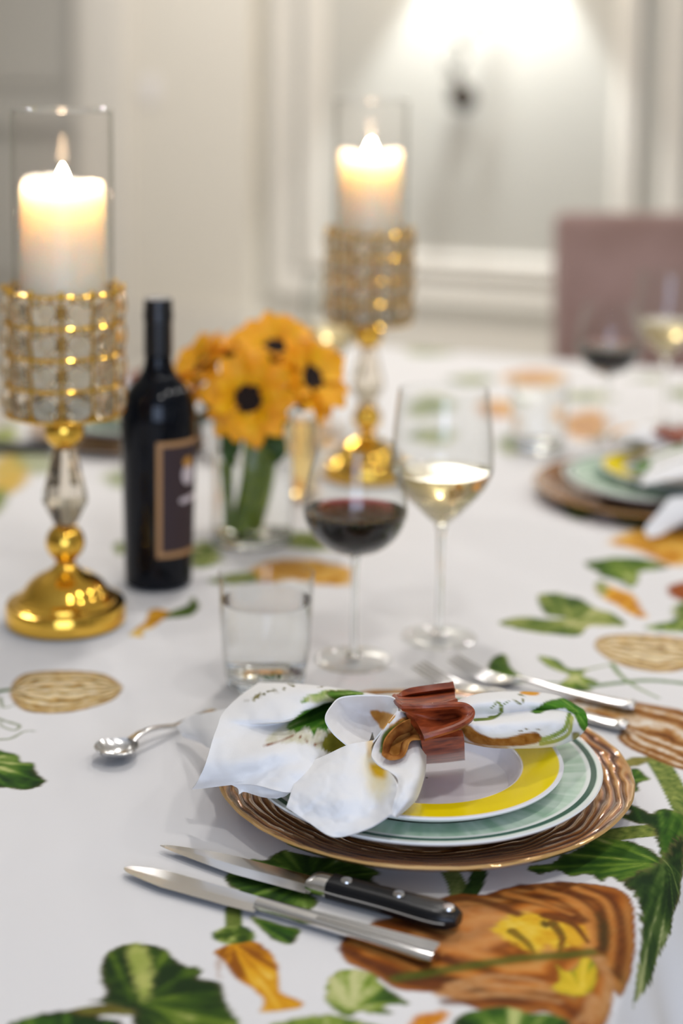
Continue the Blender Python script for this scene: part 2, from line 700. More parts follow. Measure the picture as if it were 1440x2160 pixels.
def frame_moulding(name, n0, n1, z0, z1, wd, th):
    """rectangular picture-frame moulding with a raised, stepped profile and mitred corners"""
    prof = [(0, 0), (0, th * .55), (.12, th * .75), (.22, th), (.5, th * .8), (.72, th * .9), (.9, th * .5), (1, th * .35), (1, 0)]
    V, F = [], []
    k = len(prof)
    for (sx, sz) in ((0, 0), (1, 0), (1, 1), (0, 1)):
        for u, h in prof:
            i = u * wd
            n = n0 + i if sx == 0 else n1 - i
            z = z0 + i if sz == 0 else z1 - i
            V.append(tuple(rm(n, D0 - h, z)))
    for c in range(4):
        c2 = (c + 1) % 4
        for j in range(k - 1):
            F.append((c * k + j, c * k + j + 1, c2 * k + j + 1, c2 * k + j))
    o = structure(name, (V, F), M['trim'])
    fix_normals(o)
    return o


zo, zi = wz(1000, 650), wz(1000, 588)
frame_moulding('trim_1', wn(576), wn(1455, 200), zo, 2.45, 0.105, 0.034)
frame_moulding('trim_2', wn(640), wn(1352, 200), wz(1000, 588), 2.32, 0.105, 0.034)
frame_moulding('trim_3', wn(1490, 200), wn(1490, 200) + 1.1, zo, 2.45, 0.105, 0.034)

# door with its casing at the left
DD = D0 - 0.10
nc0, nc1 = wn(163, D=DD - .03), wn(272, D=DD - .03)
structure('trim_4', merge(room_box(nc0, nc1, DD - 0.045, D0 + .02, 0, 2.25, 0.004), room_box(nc0 + .06, nc1 - .03, DD - 0.062, DD - .04, 0, 2.24, 0.006),
                          room_box(nc0 - 1.25, nc0 + .01, DD - 0.045, D0 + .02, 2.13, 2.25, .004)), M['trim'])
nd0, nd1 = nc0 - 1.0, nc0
zr0, zr1 = wz(60, 262, D0), wz(60, 205, D0)
door = structure('door_1', room_box(nd0, nd1, D0 - 0.008, D0 + 0.01, 0.01, 2.13), M['door'])
for a, b, c, d in ((nd0, nd0 + .12, .01, 2.13), (nd1 - .05, nd1, .01, 2.13), (nd0, nd1, .01, .25), (nd0, nd1, 2.0, 2.13), (nd0, nd1, zr0 - .02, zr1 - .02)):
    structure('door_rail', room_box(a, b, D0 - 0.05, D0 - 0.006, c, d, 0.006), M['door'], door)
for c, d in ((.31, zr0 - .1), (zr1 + .06, 1.94)):
    structure('door_panel', room_box(nd0 + .19, nd1 - .12, D0 - 0.03, D0 - 0.006, c, d, 0.01), M['door'], door)

# light switch on the pier
p = at_wall(318, 190, D1)
sw = thing('light_switch', 'white light switch plate on the cream wall beside the door casing', 'switch', p, ROOM_A)
make('plate', box(-.04, .04, -.010, 0.0, -.06, .06, .003), M['plastic'], sw)
make('rocker', box(-.014, .014, -.015, -.010, -.03, .03, .002), M['plastic'], sw)

# ------------------------------------------------------------------ wall sconce
pc = at_wall(985, 120, D0 - 0.01)
sc = thing('wall_sconce', 'dark metal wall sconce with curled stem and glowing shade above the panel', 'sconce', pc, ROOM_A)
zz = lambda py: wz(985, py) - pc.z
xx = lambda px, py=120: wn(px, py) - wn(985, 120)
make('back_plate', xf(lathe([(0, .004), (.052, .004), (.058, .010), (.05, .018), (.03, .026), (0, .03)], 32), Matrix.Translation((xx(980), -.012, zz(205))) @ Matrix.Rotation(math.pi / 2, 4, 'X')), M['iron'], sc)
stem = [(xx(980), -.03, zz(205)), (xx(982), -.07, zz(170)), (xx(970), -.09, zz(150)), (xx(992), -.09, zz(125)), (xx(985), -.10, zz(95)), (xx(1000), -.10, zz(70)), (xx(1022), -.11, zz(40)), (xx(1032), -.13, zz(-40)), (xx(1034), -.14, zz(-190))]
make('stem', tube(cr(np.array(stem), 60), .007, 8), M['iron'], sc)
for pts in (((970, 158), (955, 145), (960, 130), (985, 160)), ((990, 100), (972, 90), (968, 82), (995, 95)), ((1025, 66), (1040, 58), (1034, 48), (1020, 56)), ((975, 205), (960, 185), (975, 170), (990, 182))):
    make('scroll', tube(cr(np.array([(xx(a), -.085, zz(b)) for a, b in pts]), 24), .006, 8), M['iron'], sc)
sx, sz = xx(1030), zz(-185)
make('shade', xf(lathe([(.17, -.02), (.15, .10), (.11, .26), (.105, .26), (.145, .10), (.165, -.02)], 40, True), Matrix.Translation((sx, -.20, sz))), M['shade'], sc)
spot = bpy.data.lights.new('sconce_bulb', 'SPOT')
spot.energy = 118
spot.color = (0.92, 0.97, 1.0)
spot.spot_size = math.radians(74)
spot.spot_blend = 0.5
spot.shadow_soft_size = 0.03
so = bpy.data.objects.new('sconce_bulb', spot)
so.location = pc + NV * sx - DV * .20 + Vector((0, 0, sz + .20))
so.rotation_euler = (math.radians(10), 0, ROOM_A)
COL.objects.link(so)

# ------------------------------------------------------------------ table
TN0, TN1, TD0, TD1 = -1.440, -0.187, 0.38, 3.20
tab = thing('dining_table', 'long dining table hidden under the printed tablecloth', 'table', rm((TN0 + TN1) / 2, (TD0 + TD1) / 2), ROOM_A)
hw, hl = (TN1 - TN0) / 2 - .05, (TD1 - TD0) / 2 - .05
make('tabletop', box(-hw, hw, -hl, hl, .705, .744, .006), M['darkwood'], tab)
for a in (-1, 1):
    for b in (-1, 1):
        make('leg', box(a * (hw - .08) - .035, a * (hw - .08) + .035, b * (hl - .08) - .035, b * (hl - .08) + .035, 0, .705, .004), M['darkwood'], tab)


# ------------------------------------------------------------------ printed tablecloth
def spaced(*segs):
    out = []
    for a, b, h in segs:
        out.append(np.arange(a, b, h))
    return np.concatenate(out)


RC = 0.014


def edge_map(s, lo, hi):
    """arc length -> (position, drop) over a rounded table edge"""
    pos, dr = s.copy(), np.zeros_like(s)
    for e, sg in ((hi, 1), (lo, -1)):
        x = (s - (e - sg * RC)) * sg
        a = np.clip(x / RC, 0, math.pi / 2)
        over = np.maximum(x - RC * math.pi / 2, 0)
        m = x > 0
        pos[m] = (e - sg * RC + sg * RC * np.sin(a))[m]
        dr[m] = (RC * (1 - np.cos(a)) + over)[m]
    return pos, dr


sn = spaced((TN0 - .25, TN0 - .02, .02), (TN0 - .02, TN0 + .02, .003), (TN0 + .02, -1.0, .006), (-1.0, TN1 - .02, .0019), (TN1 - .02, TN1 + .05, .0022), (TN1 + .05, TN1 + .30, .006))
sd = spaced((TD0 - .2, TD0 - .02, .02), (TD0 - .02, TD0 + .02, .004), (TD0 + .02, .78, .01), (.78, 1.62, .0019), (1.62, 2.3, .004), (2.3, TD1 - .02, .008), (TD1 - .02, TD1 + .03, .004), (TD1 + .03, TD1 + .25, .02))
pn, dn = edge_map(sn, TN0, TN1)
pd, dd = edge_map(sd, TD0, TD1)
GN, GD = np.meshgrid(sn, sd, indexing='ij')
PN, PD = np.meshgrid(pn, pd, indexing='ij')
DN, DDp = np.meshgrid(dn, dd, indexing='ij')
fold = np.sin(GD * 34 + 1.5 * np.sin(GD * 9)) * .5 + np.sin(GD * 61 + 1.0) * .3
PN = PN + np.sign(GN - (TN0 + TN1) / 2) * (DN * (0.34 + 0.12 * fold))
fold2 = np.sin(GN * 30)
PD = PD + np.sign(GD - 1.7) * DDp * (0.1 + .15 * fold2)
Z = TABLE_Z - DN - DDp - 0.0016 * fbm(GN * 5, GD * 5, 3)
X = PN * NV.x + PD * DV.x
Y = PN * NV.y + PD * DV.y
V = np.stack([X, Y, Z], 2).reshape(-1, 3)
F = grid_faces(len(sn), len(sd))

NA, DA = np.array(NV)[:2], np.array(DV)[:2]


def conv_cloth(pts):
    out = []
    for q in pts:
        w_ = at(q[0], q[1], 0.0)
        out.append((w_.dot(NV), w_.dot(DV)))
    return np.array(out)


PT = Paint(np.stack([GN.ravel(), GD.ravel()], 1), (236, 233, 231), conv_cloth)
G1 = ((22, 52, 8), (52, 92, 16), (98, 130, 40), (190, 196, 120))
G2 = ((40, 72, 14), (78, 110, 30), (140, 160, 60), (205, 205, 140))
G3 = ((60, 84, 26), (96, 118, 44), (150, 158, 78), (205, 200, 140))
VINE, VINE2 = (70, 96, 34), (130, 140, 66)
BR = ((92, 48, 12), (140, 88, 30), (196, 150, 90), (232, 218, 190))
OR = ((176, 96, 14), (220, 150, 30), (240, 190, 70))

# small gourd and vine at the left
PT.stroke(((-40, 1470), (0, 1456), (40, 1452)), .0035, (60, 90, 20), (90, 120, 40), taper=False)
PT.stroke(((-30, 1500), (0, 1515), (40, 1528), (30, 1538), (5, 1530), (0, 1520)), .0016, VINE, VINE2)
PT.stroke(((-20, 1558), (20, 1556), (40, 1546), (55, 1540), (75, 1540)), .0014, VINE, VINE2)
PT.stroke(((0, 1470), (8, 1490), (30, 1485)), .0014, VINE, VINE2)
PT.gourd(((22, 1452), (40, 1425), (80, 1415), (150, 1413), (215, 1419), (250, 1438), (258, 1452), (235, 1476), (170, 1496), (110, 1503), (55, 1498), (28, 1478)), (22, 1455), (258, 1449), 9,
         ((140, 98, 30), (198, 152, 84), (228, 200, 140), (238, 226, 200)), (70, 62, 14), .9, .3)
PT.leaf(((-60, 1560), (0, 1580), (38, 1590), (45, 1604), (72, 1608), (76, 1622), (84, 1634), (97, 1647), (62, 1664), (15, 1660), (-40, 1650)), (-60, 1600), ((40, 1592), (90, 1645), (20, 1660), (75, 1612)), G1, .0015)
PT.blob(((-20, 985), (20, 955), (50, 970), (62, 1000), (40, 1030), (-10, 1050)), ((200, 190, 120), (222, 176, 70), (190, 170, 90)), .006, .01)
PT.blob(((-30, 880), (0, 890), (40, 905), (20, 950), (-30, 960)), G3[1:], .006, .012)
PT.blob(((20, 955), (90, 950), (120, 985), (70, 1000)), G3[1:], .006, .012, alpha=.7)
PT.blob(((-30, 1040), (8, 1030), (12, 1060), (-20, 1090)), G3, .004, .006)
# leaves at the lower left corner
PT.stroke(((30, 2200), (120, 2150), (215, 2128), (300, 2130)), .006, (88, 70, 20), (120, 120, 40), taper=False)
PT.leaf(((20, 2160), (80, 2140), (140, 2132), (210, 2142), (262, 2160), (300, 2230), (20, 2230)), (150, 2300), ((60, 2150), (140, 2136), (230, 2150)), G1, .002, edge=(110, 60, 20))
PT.leaf(((190, 2110), (222, 2100), (213, 2062), (214, 2040), (220, 2014), (246, 1996), (290, 1988), (332, 1993), (358, 2008), (383, 2027), (430, 2046), (416, 2060), (467, 2073), (474, 2104), (492, 2130), (505, 2165), (490, 2230), (300, 2230), (282, 2136), (262, 2128), (235, 2118)),
        (288, 2112), ((230, 2010), (289, 1990), (350, 2005), (420, 2046), (470, 2090), (480, 2160), (196, 2110)), ((24, 48, 6), (54, 82, 12), (104, 128, 32), (200, 200, 120)), .0022, .006)
PT.blob(((268, 1998), (300, 1990), (318, 2020), (322, 2070), (306, 2108), (290, 2090), (276, 2040)), ((206, 206, 116), (170, 180, 84), (120, 140, 50)), .003, .004, 60, .85)
# flower bud
PT.stroke(((492, 1915), (493, 1950)), .006, (120, 130, 60), (90, 110, 30), taper=False)
PT.blob(((468, 2005), (458, 2030), (462, 2060)), ((190, 160, 140),) * 2)
PT.leaf(((452, 2004), (480, 1990), (529, 1980), (567, 2003), (586, 2036), (588, 2080), (600, 2095), (640, 2112), (630, 2124), (590, 2130), (548, 2132), (557, 2110), (533, 2083), (496, 2060), (472, 2026)), (490, 1985), ((590, 2125), (570, 2060), (480, 2030), (540, 2080)),
        ((150, 84, 4), (214, 140, 8), (236, 176, 30), (250, 214, 110)), .001, .003, (170, 110, 30), 90)
PT.blob(((450, 1966), (470, 1955), (495, 1950), (525, 1955), (540, 1972), (528, 1984), (490, 1990), (456, 1984)), ((40, 66, 10), (84, 108, 26), (180, 190, 100)), .0015, .0015)
# leaf under the knives
PT.leaf(((476, 1843), (500, 1830), (520, 1832), (532, 1809), (560, 1812), (596, 1792), (640, 1800), (700, 1808), (760, 1820), (803, 1839), (786, 1850), (794, 1869), (740, 1866), (700, 1880), (656, 1878), (670, 1900), (640, 1922), (600, 1914), (560, 1916), (540, 1900), (501, 1897), (505, 1880), (480, 1866)),
        (650, 1850), ((480, 1845), (535, 1812), (600, 1795), (795, 1840), (790, 1866), (640, 1918), (560, 1912), (505, 1893)), ((30, 58, 10), (62, 96, 20), (116, 146, 56), (206, 212, 160)), .0018, .004)
PT.leaf(((526, 1930), (560, 1938), (600, 1950), (632, 1957), (626, 1978), (612, 1990), (580, 1982), (552, 1960)), (526, 1932), ((630, 1960), (612, 1988)), G1, .001)
PT.stroke(((940, 1820), (962, 1860), (968, 1885)), .007, (150, 160, 90), (90, 110, 40), taper=False)
PT.stroke(((1015, 1820), (1003, 1860), (985, 1890)), .006, (30, 60, 16), (60, 90, 30), taper=False)
# small leaves along the bottom
PT.leaf(((688, 2075), (705, 2050), (740, 2041), (790, 2052), (800, 2070), (862, 2112), (810, 2118), (830, 2135), (760, 2132), (722, 2140), (690, 2110)), (740, 2125), ((700, 2060), (745, 2045), (795, 2065), (850, 2112)), G2, .0018, .005)
PT.leaf(((560, 2168), (600, 2150), (680, 2138), (760, 2150), (820, 2180), (700, 2220), (580, 2210)), (700, 2200), ((600, 2155), (690, 2142), (800, 2165)), G2, .002)
# large striped squash
SQ = ((717, 1994), (735, 1968), (759, 1957), (801, 1939), (860, 1925), (907, 1913), (928, 1894), (970, 1883), (1023, 1884), (1060, 1872), (1102, 1864), (1181, 1858), (1260, 1864), (1313, 1877), (1336, 1910), (1342, 1975), (1336, 2025), (1322, 2060), (1304, 2074), (1294, 2070), (1288, 2115), (1262, 2160), (1240, 2200), (1187, 2160), (1155, 2133), (1092, 2137), (1007, 2126), (928, 2094), (838, 2084), (786, 2052), (730, 2026))
i, sdd, al = PT.mask(SQ, .0014, .0008)
pp = PT.P[i]
e0 = conv_cloth([(1150, 1952)])[0]
lobeA, lobeB = conv_cloth([(900, 1990)])[0], conv_cloth([(1230, 1995)])[0]
bandc = conv_cloth([(830, 2062), (960, 2040), (1100, 2022), (1240, 2008), (1300, 2040)])
bb = np.full(len(pp), 1e9)
cb = cr(bandc, 30)
for k in range(29):
    bb = np.minimum(bb, seg_dist(pp, cb[k], cb[k + 1])[0])
dx, dy = pp[:, 0] - e0[0], pp[:, 1] - e0[1]
rad = np.sqrt(dx ** 2 + dy ** 2)
warp = fbm(pp[:, 0] * 14, pp[:, 1] * 14, 3) - .5
inner = np.maximum(sdd, 0)
ridge = np.sin(inner * 250 + warp * 5 + rad * 12) * .5 + .5
n3 = fbm(pp[:, 0] * 16, pp[:, 1] * 16, 2)
base_ = PT.ramp(ridge * .75 + (n3 - .5) * .7 + .16, ((92, 40, 4), (158, 84, 16), (200, 118, 38), (216, 150, 76)))
ed = np.exp(-inner / .006)[:, None] * .75
base_ = base_ * (1 - ed) + s2l((96, 44, 8)) * ed
dk = (np.exp(-((inner - .022 - warp * .02) / .004) ** 2) * .5)[:, None]
base_ = base_ * (1 - dk) + s2l((66, 44, 8)) * dk
gb = np.exp(-(bb / .006) ** 2)[:, None] * .45
base_ = base_ * (1 - gb) + s2l((76, 84, 16)) * gb
PT.put(i, base_, al)
# pale flesh lobe, yellow patches and green ribs
PT.blob(((905, 1930), (960, 1905), (1040, 1905), (1080, 1930), (1060, 1980), (1000, 2010), (930, 2000), (890, 1970)), ((206, 136, 70), (214, 152, 92), (196, 118, 52)), .004, .014, 60, .7)
PT.blob(((1040, 1958), (1075, 1930), (1130, 1925), (1165, 1935), (1200, 1950), (1215, 1978), (1180, 2000), (1150, 1990), (1130, 2008), (1090, 1992), (1058, 1975)), ((222, 160, 24), (236, 190, 44), (242, 206, 80)), .004, .004, 90)
PT.blob(((1195, 1960), (1225, 1950), (1238, 1965), (1230, 1990), (1205, 1990)), ((226, 160, 20), (236, 186, 50)), .002, .004)
PT.stroke(((1080, 1962), (1110, 1985), (1125, 2005)), .004, (160, 110, 20), (120, 110, 24))
PT.stroke(((1165, 1945), (1185, 1975), (1180, 2005)), .004, (150, 92, 20), (110, 90, 20))
PT.stroke(((1150, 1930), (1205, 1945), (1240, 1985)), .004, (130, 70, 16), (110, 60, 14))
PT.blob(((1138, 1945), (1146, 1938), (1157, 1946), (1150, 1956)), ((120, 90, 20), (70, 56, 10)), .001, .0015)
PT.leaf(((1172, 2030), (1190, 2045), (1215, 2040), (1225, 2018), (1243, 2018), (1258, 2035), (1255, 2075), (1232, 2096), (1195, 2095), (1160, 2082), (1180, 2062)), (1225, 2092), ((1180, 2030), (1232, 2020), (1255, 2040)), ((120, 140, 24), (214, 180, 30), (230, 196, 50), (236, 206, 80)), .001, .003, (90, 100, 20))
for q in (((930, 2092), (1010, 2075), (1100, 2080), (1165, 2090)), ((950, 2078), (1030, 2058), (1110, 2062), (1160, 2078)), ((960, 2102), (1040, 2094), (1130, 2100), (1180, 2110)), ((1265, 2020), (1285, 2060), (1270, 2110), (1240, 2150)), ((1250, 2100), (1240, 2130), (1215, 2155))):
    PT.stroke(q, .0045, (206, 156, 104), (180, 120, 60), .003, alpha=.9)
for q in (((1150, 1868), (1230, 1885), (1275, 1930), (1280, 2000)), ((1080, 1882), (1170, 1895), (1240, 1940)), ((740, 1985), (800, 2010), (880, 2040)), ((770, 1965), (840, 1990), (920, 2010)), ((940, 2110), (1040, 2112), (1150, 2122))):
    PT.stroke(q, .004, (88, 42, 8), (120, 62, 14), .003, alpha=.8)
for q in (((1100, 1868), (1170, 1880), (1235, 1905), (1262, 1950), (1268, 2000)), ((1180, 1862), (1250, 1878), (1298, 1915), (1310, 1980), (1302, 2040)), ((1040, 1886), (1110, 1896), (1180, 1915), (1225, 1940)), ((930, 1900), (985, 1893), (1040, 1905), (1090, 1925)),
          ((730, 1975), (790, 1990), (850, 2020), (920, 2050)), ((760, 1958), (830, 1975), (900, 2000), (960, 2030)), ((800, 1942), (870, 1950), (930, 1975)), ((725, 2000), (780, 2030), (850, 2065), (920, 2080))):
    PT.stroke(q, .0042, (78, 36, 6), (110, 54, 12), .003, alpha=.85, taper=False)
for q in (((1140, 1876), (1205, 1895), (1248, 1930), (1255, 1990)), ((1215, 1872), (1275, 1900), (1292, 1960), (1286, 2030)), ((1070, 1884), (1140, 1902), (1205, 1927)), ((745, 1985), (810, 2010), (880, 2042)), ((790, 1957), (850, 1974), (930, 2010))):
    PT.stroke(q, .0036, (224, 152, 74), (206, 124, 46), .003, alpha=.8)
PT.stroke(((835, 2062), (960, 2040), (1100, 2018), (1200, 2012), (1245, 2005)), .004, (60, 86, 16), (96, 100, 24), .003, taper=False, alpha=.75)
PT.blob(((1262, 1925), (1280, 1950), (1285, 1990), (1272, 2000), (1262, 1965)), ((60, 54, 10), (40, 50, 10)), .002, .006, alpha=.8)
PT.leaf(((958, 2150), (1000, 2128), (1060, 2120), (1110, 2132), (1180, 2140), (1200, 2160), (1180, 2220), (960, 2220)), (1080, 2200), ((1000, 2132), (1080, 2125), (1180, 2146)), G1, .002, .005)
PT.blob(((862, 2168), (880, 2140), (905, 2133), (945, 2130), (938, 2150), (915, 2165), (900, 2190)), ((196, 104, 14), (226, 146, 30), (200, 120, 20)), .002, .003)
# big leaf at the right that runs over the table edge
PT.stroke(((1262, 1768), (1310, 1756), (1385, 1748)), .010, (56, 84, 20), (150, 160, 70), taper=False)
PT.stroke(((1385, 1600), (1410, 1640), (1436, 1690), (1460, 1740)), .010, (60, 92, 26), (160, 168, 84), taper=False)
PT.leaf(((1311, 1724), (1324, 1710), (1318, 1698), (1334, 1694), (1360, 1706), (1374, 1714), (1396, 1704), (1420, 1706), (1450, 1712), (1470, 1830), (1400, 1822), (1385, 1770), (1372, 1742), (1345, 1734)), (1400, 1822), ((1318, 1722), (1336, 1698), (1393, 1710), (1420, 1708), (1445, 1716)), G1, .002, .004)
PT.leaf(((1112, 1830), (1124, 1822), (1162, 1820), (1180, 1803), (1205, 1796), (1240, 1776), (1268, 1763), (1300, 1768), (1333, 1774), (1374, 1790), (1400, 1815), (1390, 1835), (1340, 1852), (1313, 1860), (1290, 1848), (1266, 1858), (1240, 1842), (1204, 1846), (1175, 1834), (1140, 1842)), (1400, 1818), ((1120, 1828), (1200, 1800), (1262, 1768), (1268, 1852), (1204, 1842)), ((26, 60, 10), (56, 94, 18), (108, 140, 40), (196, 196, 110)), .002, .0045)
# the part that hangs over the edge: its outline is looked up on the draped surface
rel = V - np.array([0, 0, CAM_H])
cam_v = rel @ CRM
PXV = np.stack([720 + F_PX * cam_v[:, 0] / -cam_v[:, 2], YP - F_PX * cam_v[:, 1] / -cam_v[:, 2]], 1)
near = np.nonzero((GN.ravel() > TN1 - .3) & (GD.ravel() < 1.7))[0]


def conv_drape(pts):
    out = []
    for q in pts:
        j = near[np.argmin(((PXV[near] - np.array(q[:2])) ** 2).sum(1))]
        out.append((GN.ravel()[j], GD.ravel()[j]))
    return np.array(out)


PT.conv = conv_drape
PT.leaf(((1396, 1813), (1360, 1830), (1316, 1862), (1330, 1878), (1342, 1900), (1348, 1940), (1352, 1990), (1344, 2040), (1338, 2080), (1336, 2128), (1352, 2100), (1374, 2066), (1384, 2030), (1396, 2010), (1411, 1985), (1420, 1950), (1428, 1905), (1436, 1860), (1440, 1800), (1438, 1760), (1415, 1780)),
        (1398, 1816), ((1338, 2125), (1380, 2050), (1350, 1960), (1325, 1868), (1415, 1980), (1432, 1890)), ((22, 46, 12), (48, 76, 22), (92, 116, 50), (184, 188, 126)), .003, .0035)
PT.conv = conv_cloth
PT.leaf(((1320, 1625), (1345, 1618), (1360, 1632), (1372, 1642), (1345, 1650), (1348, 1664), (1326, 1668)), (1318, 1645), ((1370, 1642), (1340, 1664)), G1, .001)
# striped squash at the right edge
PT.blob(((1290, 1640), (1320, 1600), (1375, 1596), (1350, 1612), (1320, 1618)), ((110, 110, 40), (150, 140, 70)), .002, .002)
PT.gourd(((1180, 1478), (1230, 1472), (1300, 1474), (1370, 1484), (1450, 1500), (1520, 1540), (1520, 1640), (1440, 1622), (1370, 1596), (1322, 1574), (1302, 1554), (1308, 1540), (1270, 1512), (1215, 1494)), (1180, 1480), (1520, 1610), 7, ((120, 68, 22), (158, 100, 42), (196, 150, 92), (236, 226, 210)), (100, 56, 16), .5, .12)
# upper small gourd, vines and leaves at the right
PT.gourd(((1253, 1359), (1262, 1345), (1293, 1338), (1360, 1337), (1450, 1347), (1480, 1375), (1450, 1408), (1393, 1417), (1327, 1407), (1283, 1390), (1260, 1372)), (1253, 1360), (1480, 1385), 8, ((140, 96, 36), (198, 152, 84), (230, 206, 152), (238, 228, 204)), (88, 60, 20), .9, .25)
PT.stroke(((1240, 1448), (1300, 1440), (1370, 1434), (1460, 1442)), .0035, (96, 126, 84), (130, 150, 96), taper=False)
PT.stroke(((1290, 1400), (1310, 1425), (1345, 1450), (1390, 1472)), .003, (150, 160, 100), (110, 140, 84))
PT.stroke(((1180, 1412), (1230, 1412), (1290, 1400)), .0025, (160, 170, 110), (130, 146, 80))
PT.stroke(((1130, 1440), (1180, 1440), (1260, 1442)), .0028, (140, 160, 110), (120, 140, 84))
PT.leaf(((1028, 1412), (1036, 1388), (1062, 1378), (1072, 1392), (1080, 1410), (1105, 1428), (1136, 1438), (1090, 1440), (1055, 1436), (1040, 1424)), (1130, 1438), ((1040, 1390), (1062, 1380), (1036, 1415)), G2, .001)
PT.leaf(((1134, 1383), (1160, 1386), (1182, 1395), (1200, 1410), (1240, 1412), (1228, 1424), (1262, 1438), (1236, 1446), (1250, 1456), (1205, 1456), (1178, 1446), (1200, 1424), (1170, 1412), (1150, 1402)), (1210, 1430), ((1140, 1386), (1236, 1412), (1245, 1452), (1185, 1446)), G2, .001)
PT.leaf(((1050, 1314), (1080, 1303), (1120, 1301), (1160, 1305), (1190, 1303), (1160, 1298), (1147, 1292), (1134, 1268), (1136, 1254), (1172, 1250), (1196, 1256), (1225, 1262), (1255, 1282), (1290, 1292), (1322, 1318), (1280, 1320), (1240, 1322), (1222, 1340), (1170, 1338), (1110, 1330)), (1205, 1318), ((1052, 1313), (1140, 1258), (1180, 1254), (1250, 1285), (1315, 1318)), G3, .002, .005)
PT.leaf(((1232, 1188), (1270, 1178), (1310, 1174), (1360, 1178), (1412, 1194), (1380, 1202), (1348, 1206), (1345, 1226), (1332, 1238), (1300, 1224), (1270, 1216), (1252, 1202)), (1300, 1184), ((1236, 1188), (1400, 1194), (1334, 1234), (1265, 1212)), G2, .003, .005)
PT.blob(((1256, 1236), (1275, 1232), (1305, 1242), (1338, 1256), (1350, 1280), (1364, 1302), (1336, 1298), (1300, 1276), (1268, 1258)), OR, .002, .004)
PT.blob(((1254, 1230), (1272, 1226), (1282, 1244), (1266, 1256)), G3, .002, .003)
PT.blob(((1285, 1146), (1310, 1128), (1350, 1112), (1400, 1118), (1460, 1112), (1460, 1182), (1410, 1192), (1370, 1172), (1330, 1156)), ((180, 110, 20), (214, 150, 40), (236, 190, 90)), .006, .01, 60)
PT.blob(((1405, 1242), (1430, 1228), (1470, 1230), (1470, 1268), (1425, 1262)), ((140, 64, 14), (170, 90, 30)), .003, .004)
PT.blob(((1360, 1322), (1400, 1312), (1460, 1300), (1460, 1330), (1400, 1330)), G2, .002, .004)
PT.blob(((1420, 1280), (1460, 1262), (1460, 1300), (1430, 1310)), G3, .003, .006)
PT.blob(((1180, 1062), (1220, 1056), (1262, 1062), (1256, 1088), (1210, 1094)), G1, .004, .006)
PT.blob(((1285, 1078), (1330, 1076), (1380, 1090), (1372, 1112), (1310, 1106)), G1, .004, .006)
# orange flower by the bottle, squash by the tumbler
PT.leaf(((272, 1340), (282, 1328), (305, 1310), (312, 1290), (330, 1282), (352, 1286), (375, 1296), (345, 1306), (322, 1322), (300, 1330), (302, 1342)), (372, 1294), ((276, 1338), (315, 1292)), ((190, 130, 20), (222, 160, 36), (236, 186, 70), (240, 206, 120)), .002)
PT.leaf(((345, 1302), (370, 1284), (395, 1275), (404, 1258), (420, 1272), (412, 1292), (388, 1300)), (360, 1300), ((404, 1262), (410, 1288)), G3, .002)
PT.blob(((520, 1212), (545, 1190), (590, 1180), (650, 1180), (700, 1188), (740, 1200), (738, 1230), (690, 1234), (620, 1222), (560, 1228)), ((176, 116, 30), (212, 154, 50), (228, 184, 100)), .006, .006, 70)
PT.blob(((440, 1226), (480, 1210), (530, 1206), (545, 1222), (490, 1232)), G3, .004, .006)
PT.blob(((395, 1190), (405, 1150), (440, 1140), (470, 1175), (440, 1196)), G3, .004, .008)
PT.blob(((580, 1132), (630, 1120), (690, 1132), (720, 1156), (660, 1160), (600, 1150)), G3, .004, .008)
PT.blob(((240, 1150), (255, 1140), (262, 1160), (250, 1170)), G3, .002, .004)
# far part of the print
for q, c in ((((1060, 792), (1120, 778), (1190, 788), (1170, 812), (1090, 812)), OR), (((1010, 850), (1050, 842), (1110, 856), (1080, 880), (1020, 876)), OR), (((860, 735), (930, 728), (990, 735), (930, 748), (870, 748)), G3), (((860, 860), (900, 830), (960, 846), (940, 870), (880, 880)), G3),
             (((1170, 836), (1240, 824), (1300, 838), (1230, 846)), G3), (((860, 920), (900, 900), (960, 910), (930, 940)), G3), (((1050, 930), (1090, 910), (1110, 940), (1070, 960)), G3), (((1180, 890), (1250, 862), (1290, 900), (1230, 930)), OR), (((1400, 830), (1450, 810), (1460, 850)), G3),
             (((940, 800), (1000, 790), (1050, 800), (990, 812)), G3), (((640, 900), (690, 880), (720, 920), (680, 950)), OR), (((220, 1000), (300, 985), (330, 1010), (250, 1030)), G3), (((380, 690), (450, 684), (480, 692), (420, 698)), G3), (((720, 720), (760, 714), (800, 722)), G3),
             (((1320, 800), (1380, 790), (1400, 806)), G3), (((620, 1010), (660, 1000), (670, 1040), (630, 1050)), OR)):
    PT.blob(q, c, .008, .012, 60, .75)

me = bpy.data.meshes.new('tablecloth')
me.vertices.add(len(V))
me.vertices.foreach_set('co', V.astype(np.float32).ravel())
me.loops.add(F.size)
me.loops.foreach_set('vertex_index', F.astype(np.int32).ravel())
me.polygons.add(len(F))
me.polygons.foreach_set('loop_start', np.arange(0, F.size, 4, dtype=np.int32))
me.polygons.foreach_set('loop_total', np.full(len(F), 4, np.int32))
me.update()
me.validate()
me.shade_smooth()
ca = me.color_attributes.new('print', 'FLOAT_COLOR', 'POINT')
ca.data.foreach_set('color', np.concatenate([PT.C, np.ones((len(PT.C), 1))], 1).astype(np.float32).ravel())
me.materials.append(M['cloth'])
cloth = bpy.data.objects.new('tablecloth', me)
COL.objects.link(cloth)
set_props(cloth, 'white cotton tablecloth printed with squashes, vines and green leaves', 'tablecloth')

# ------------------------------------------------------------------ place setting: plates
PC = Vector((.0725, 1.2630, 0))
PC.z = TABLE_Z
RCH = .1665


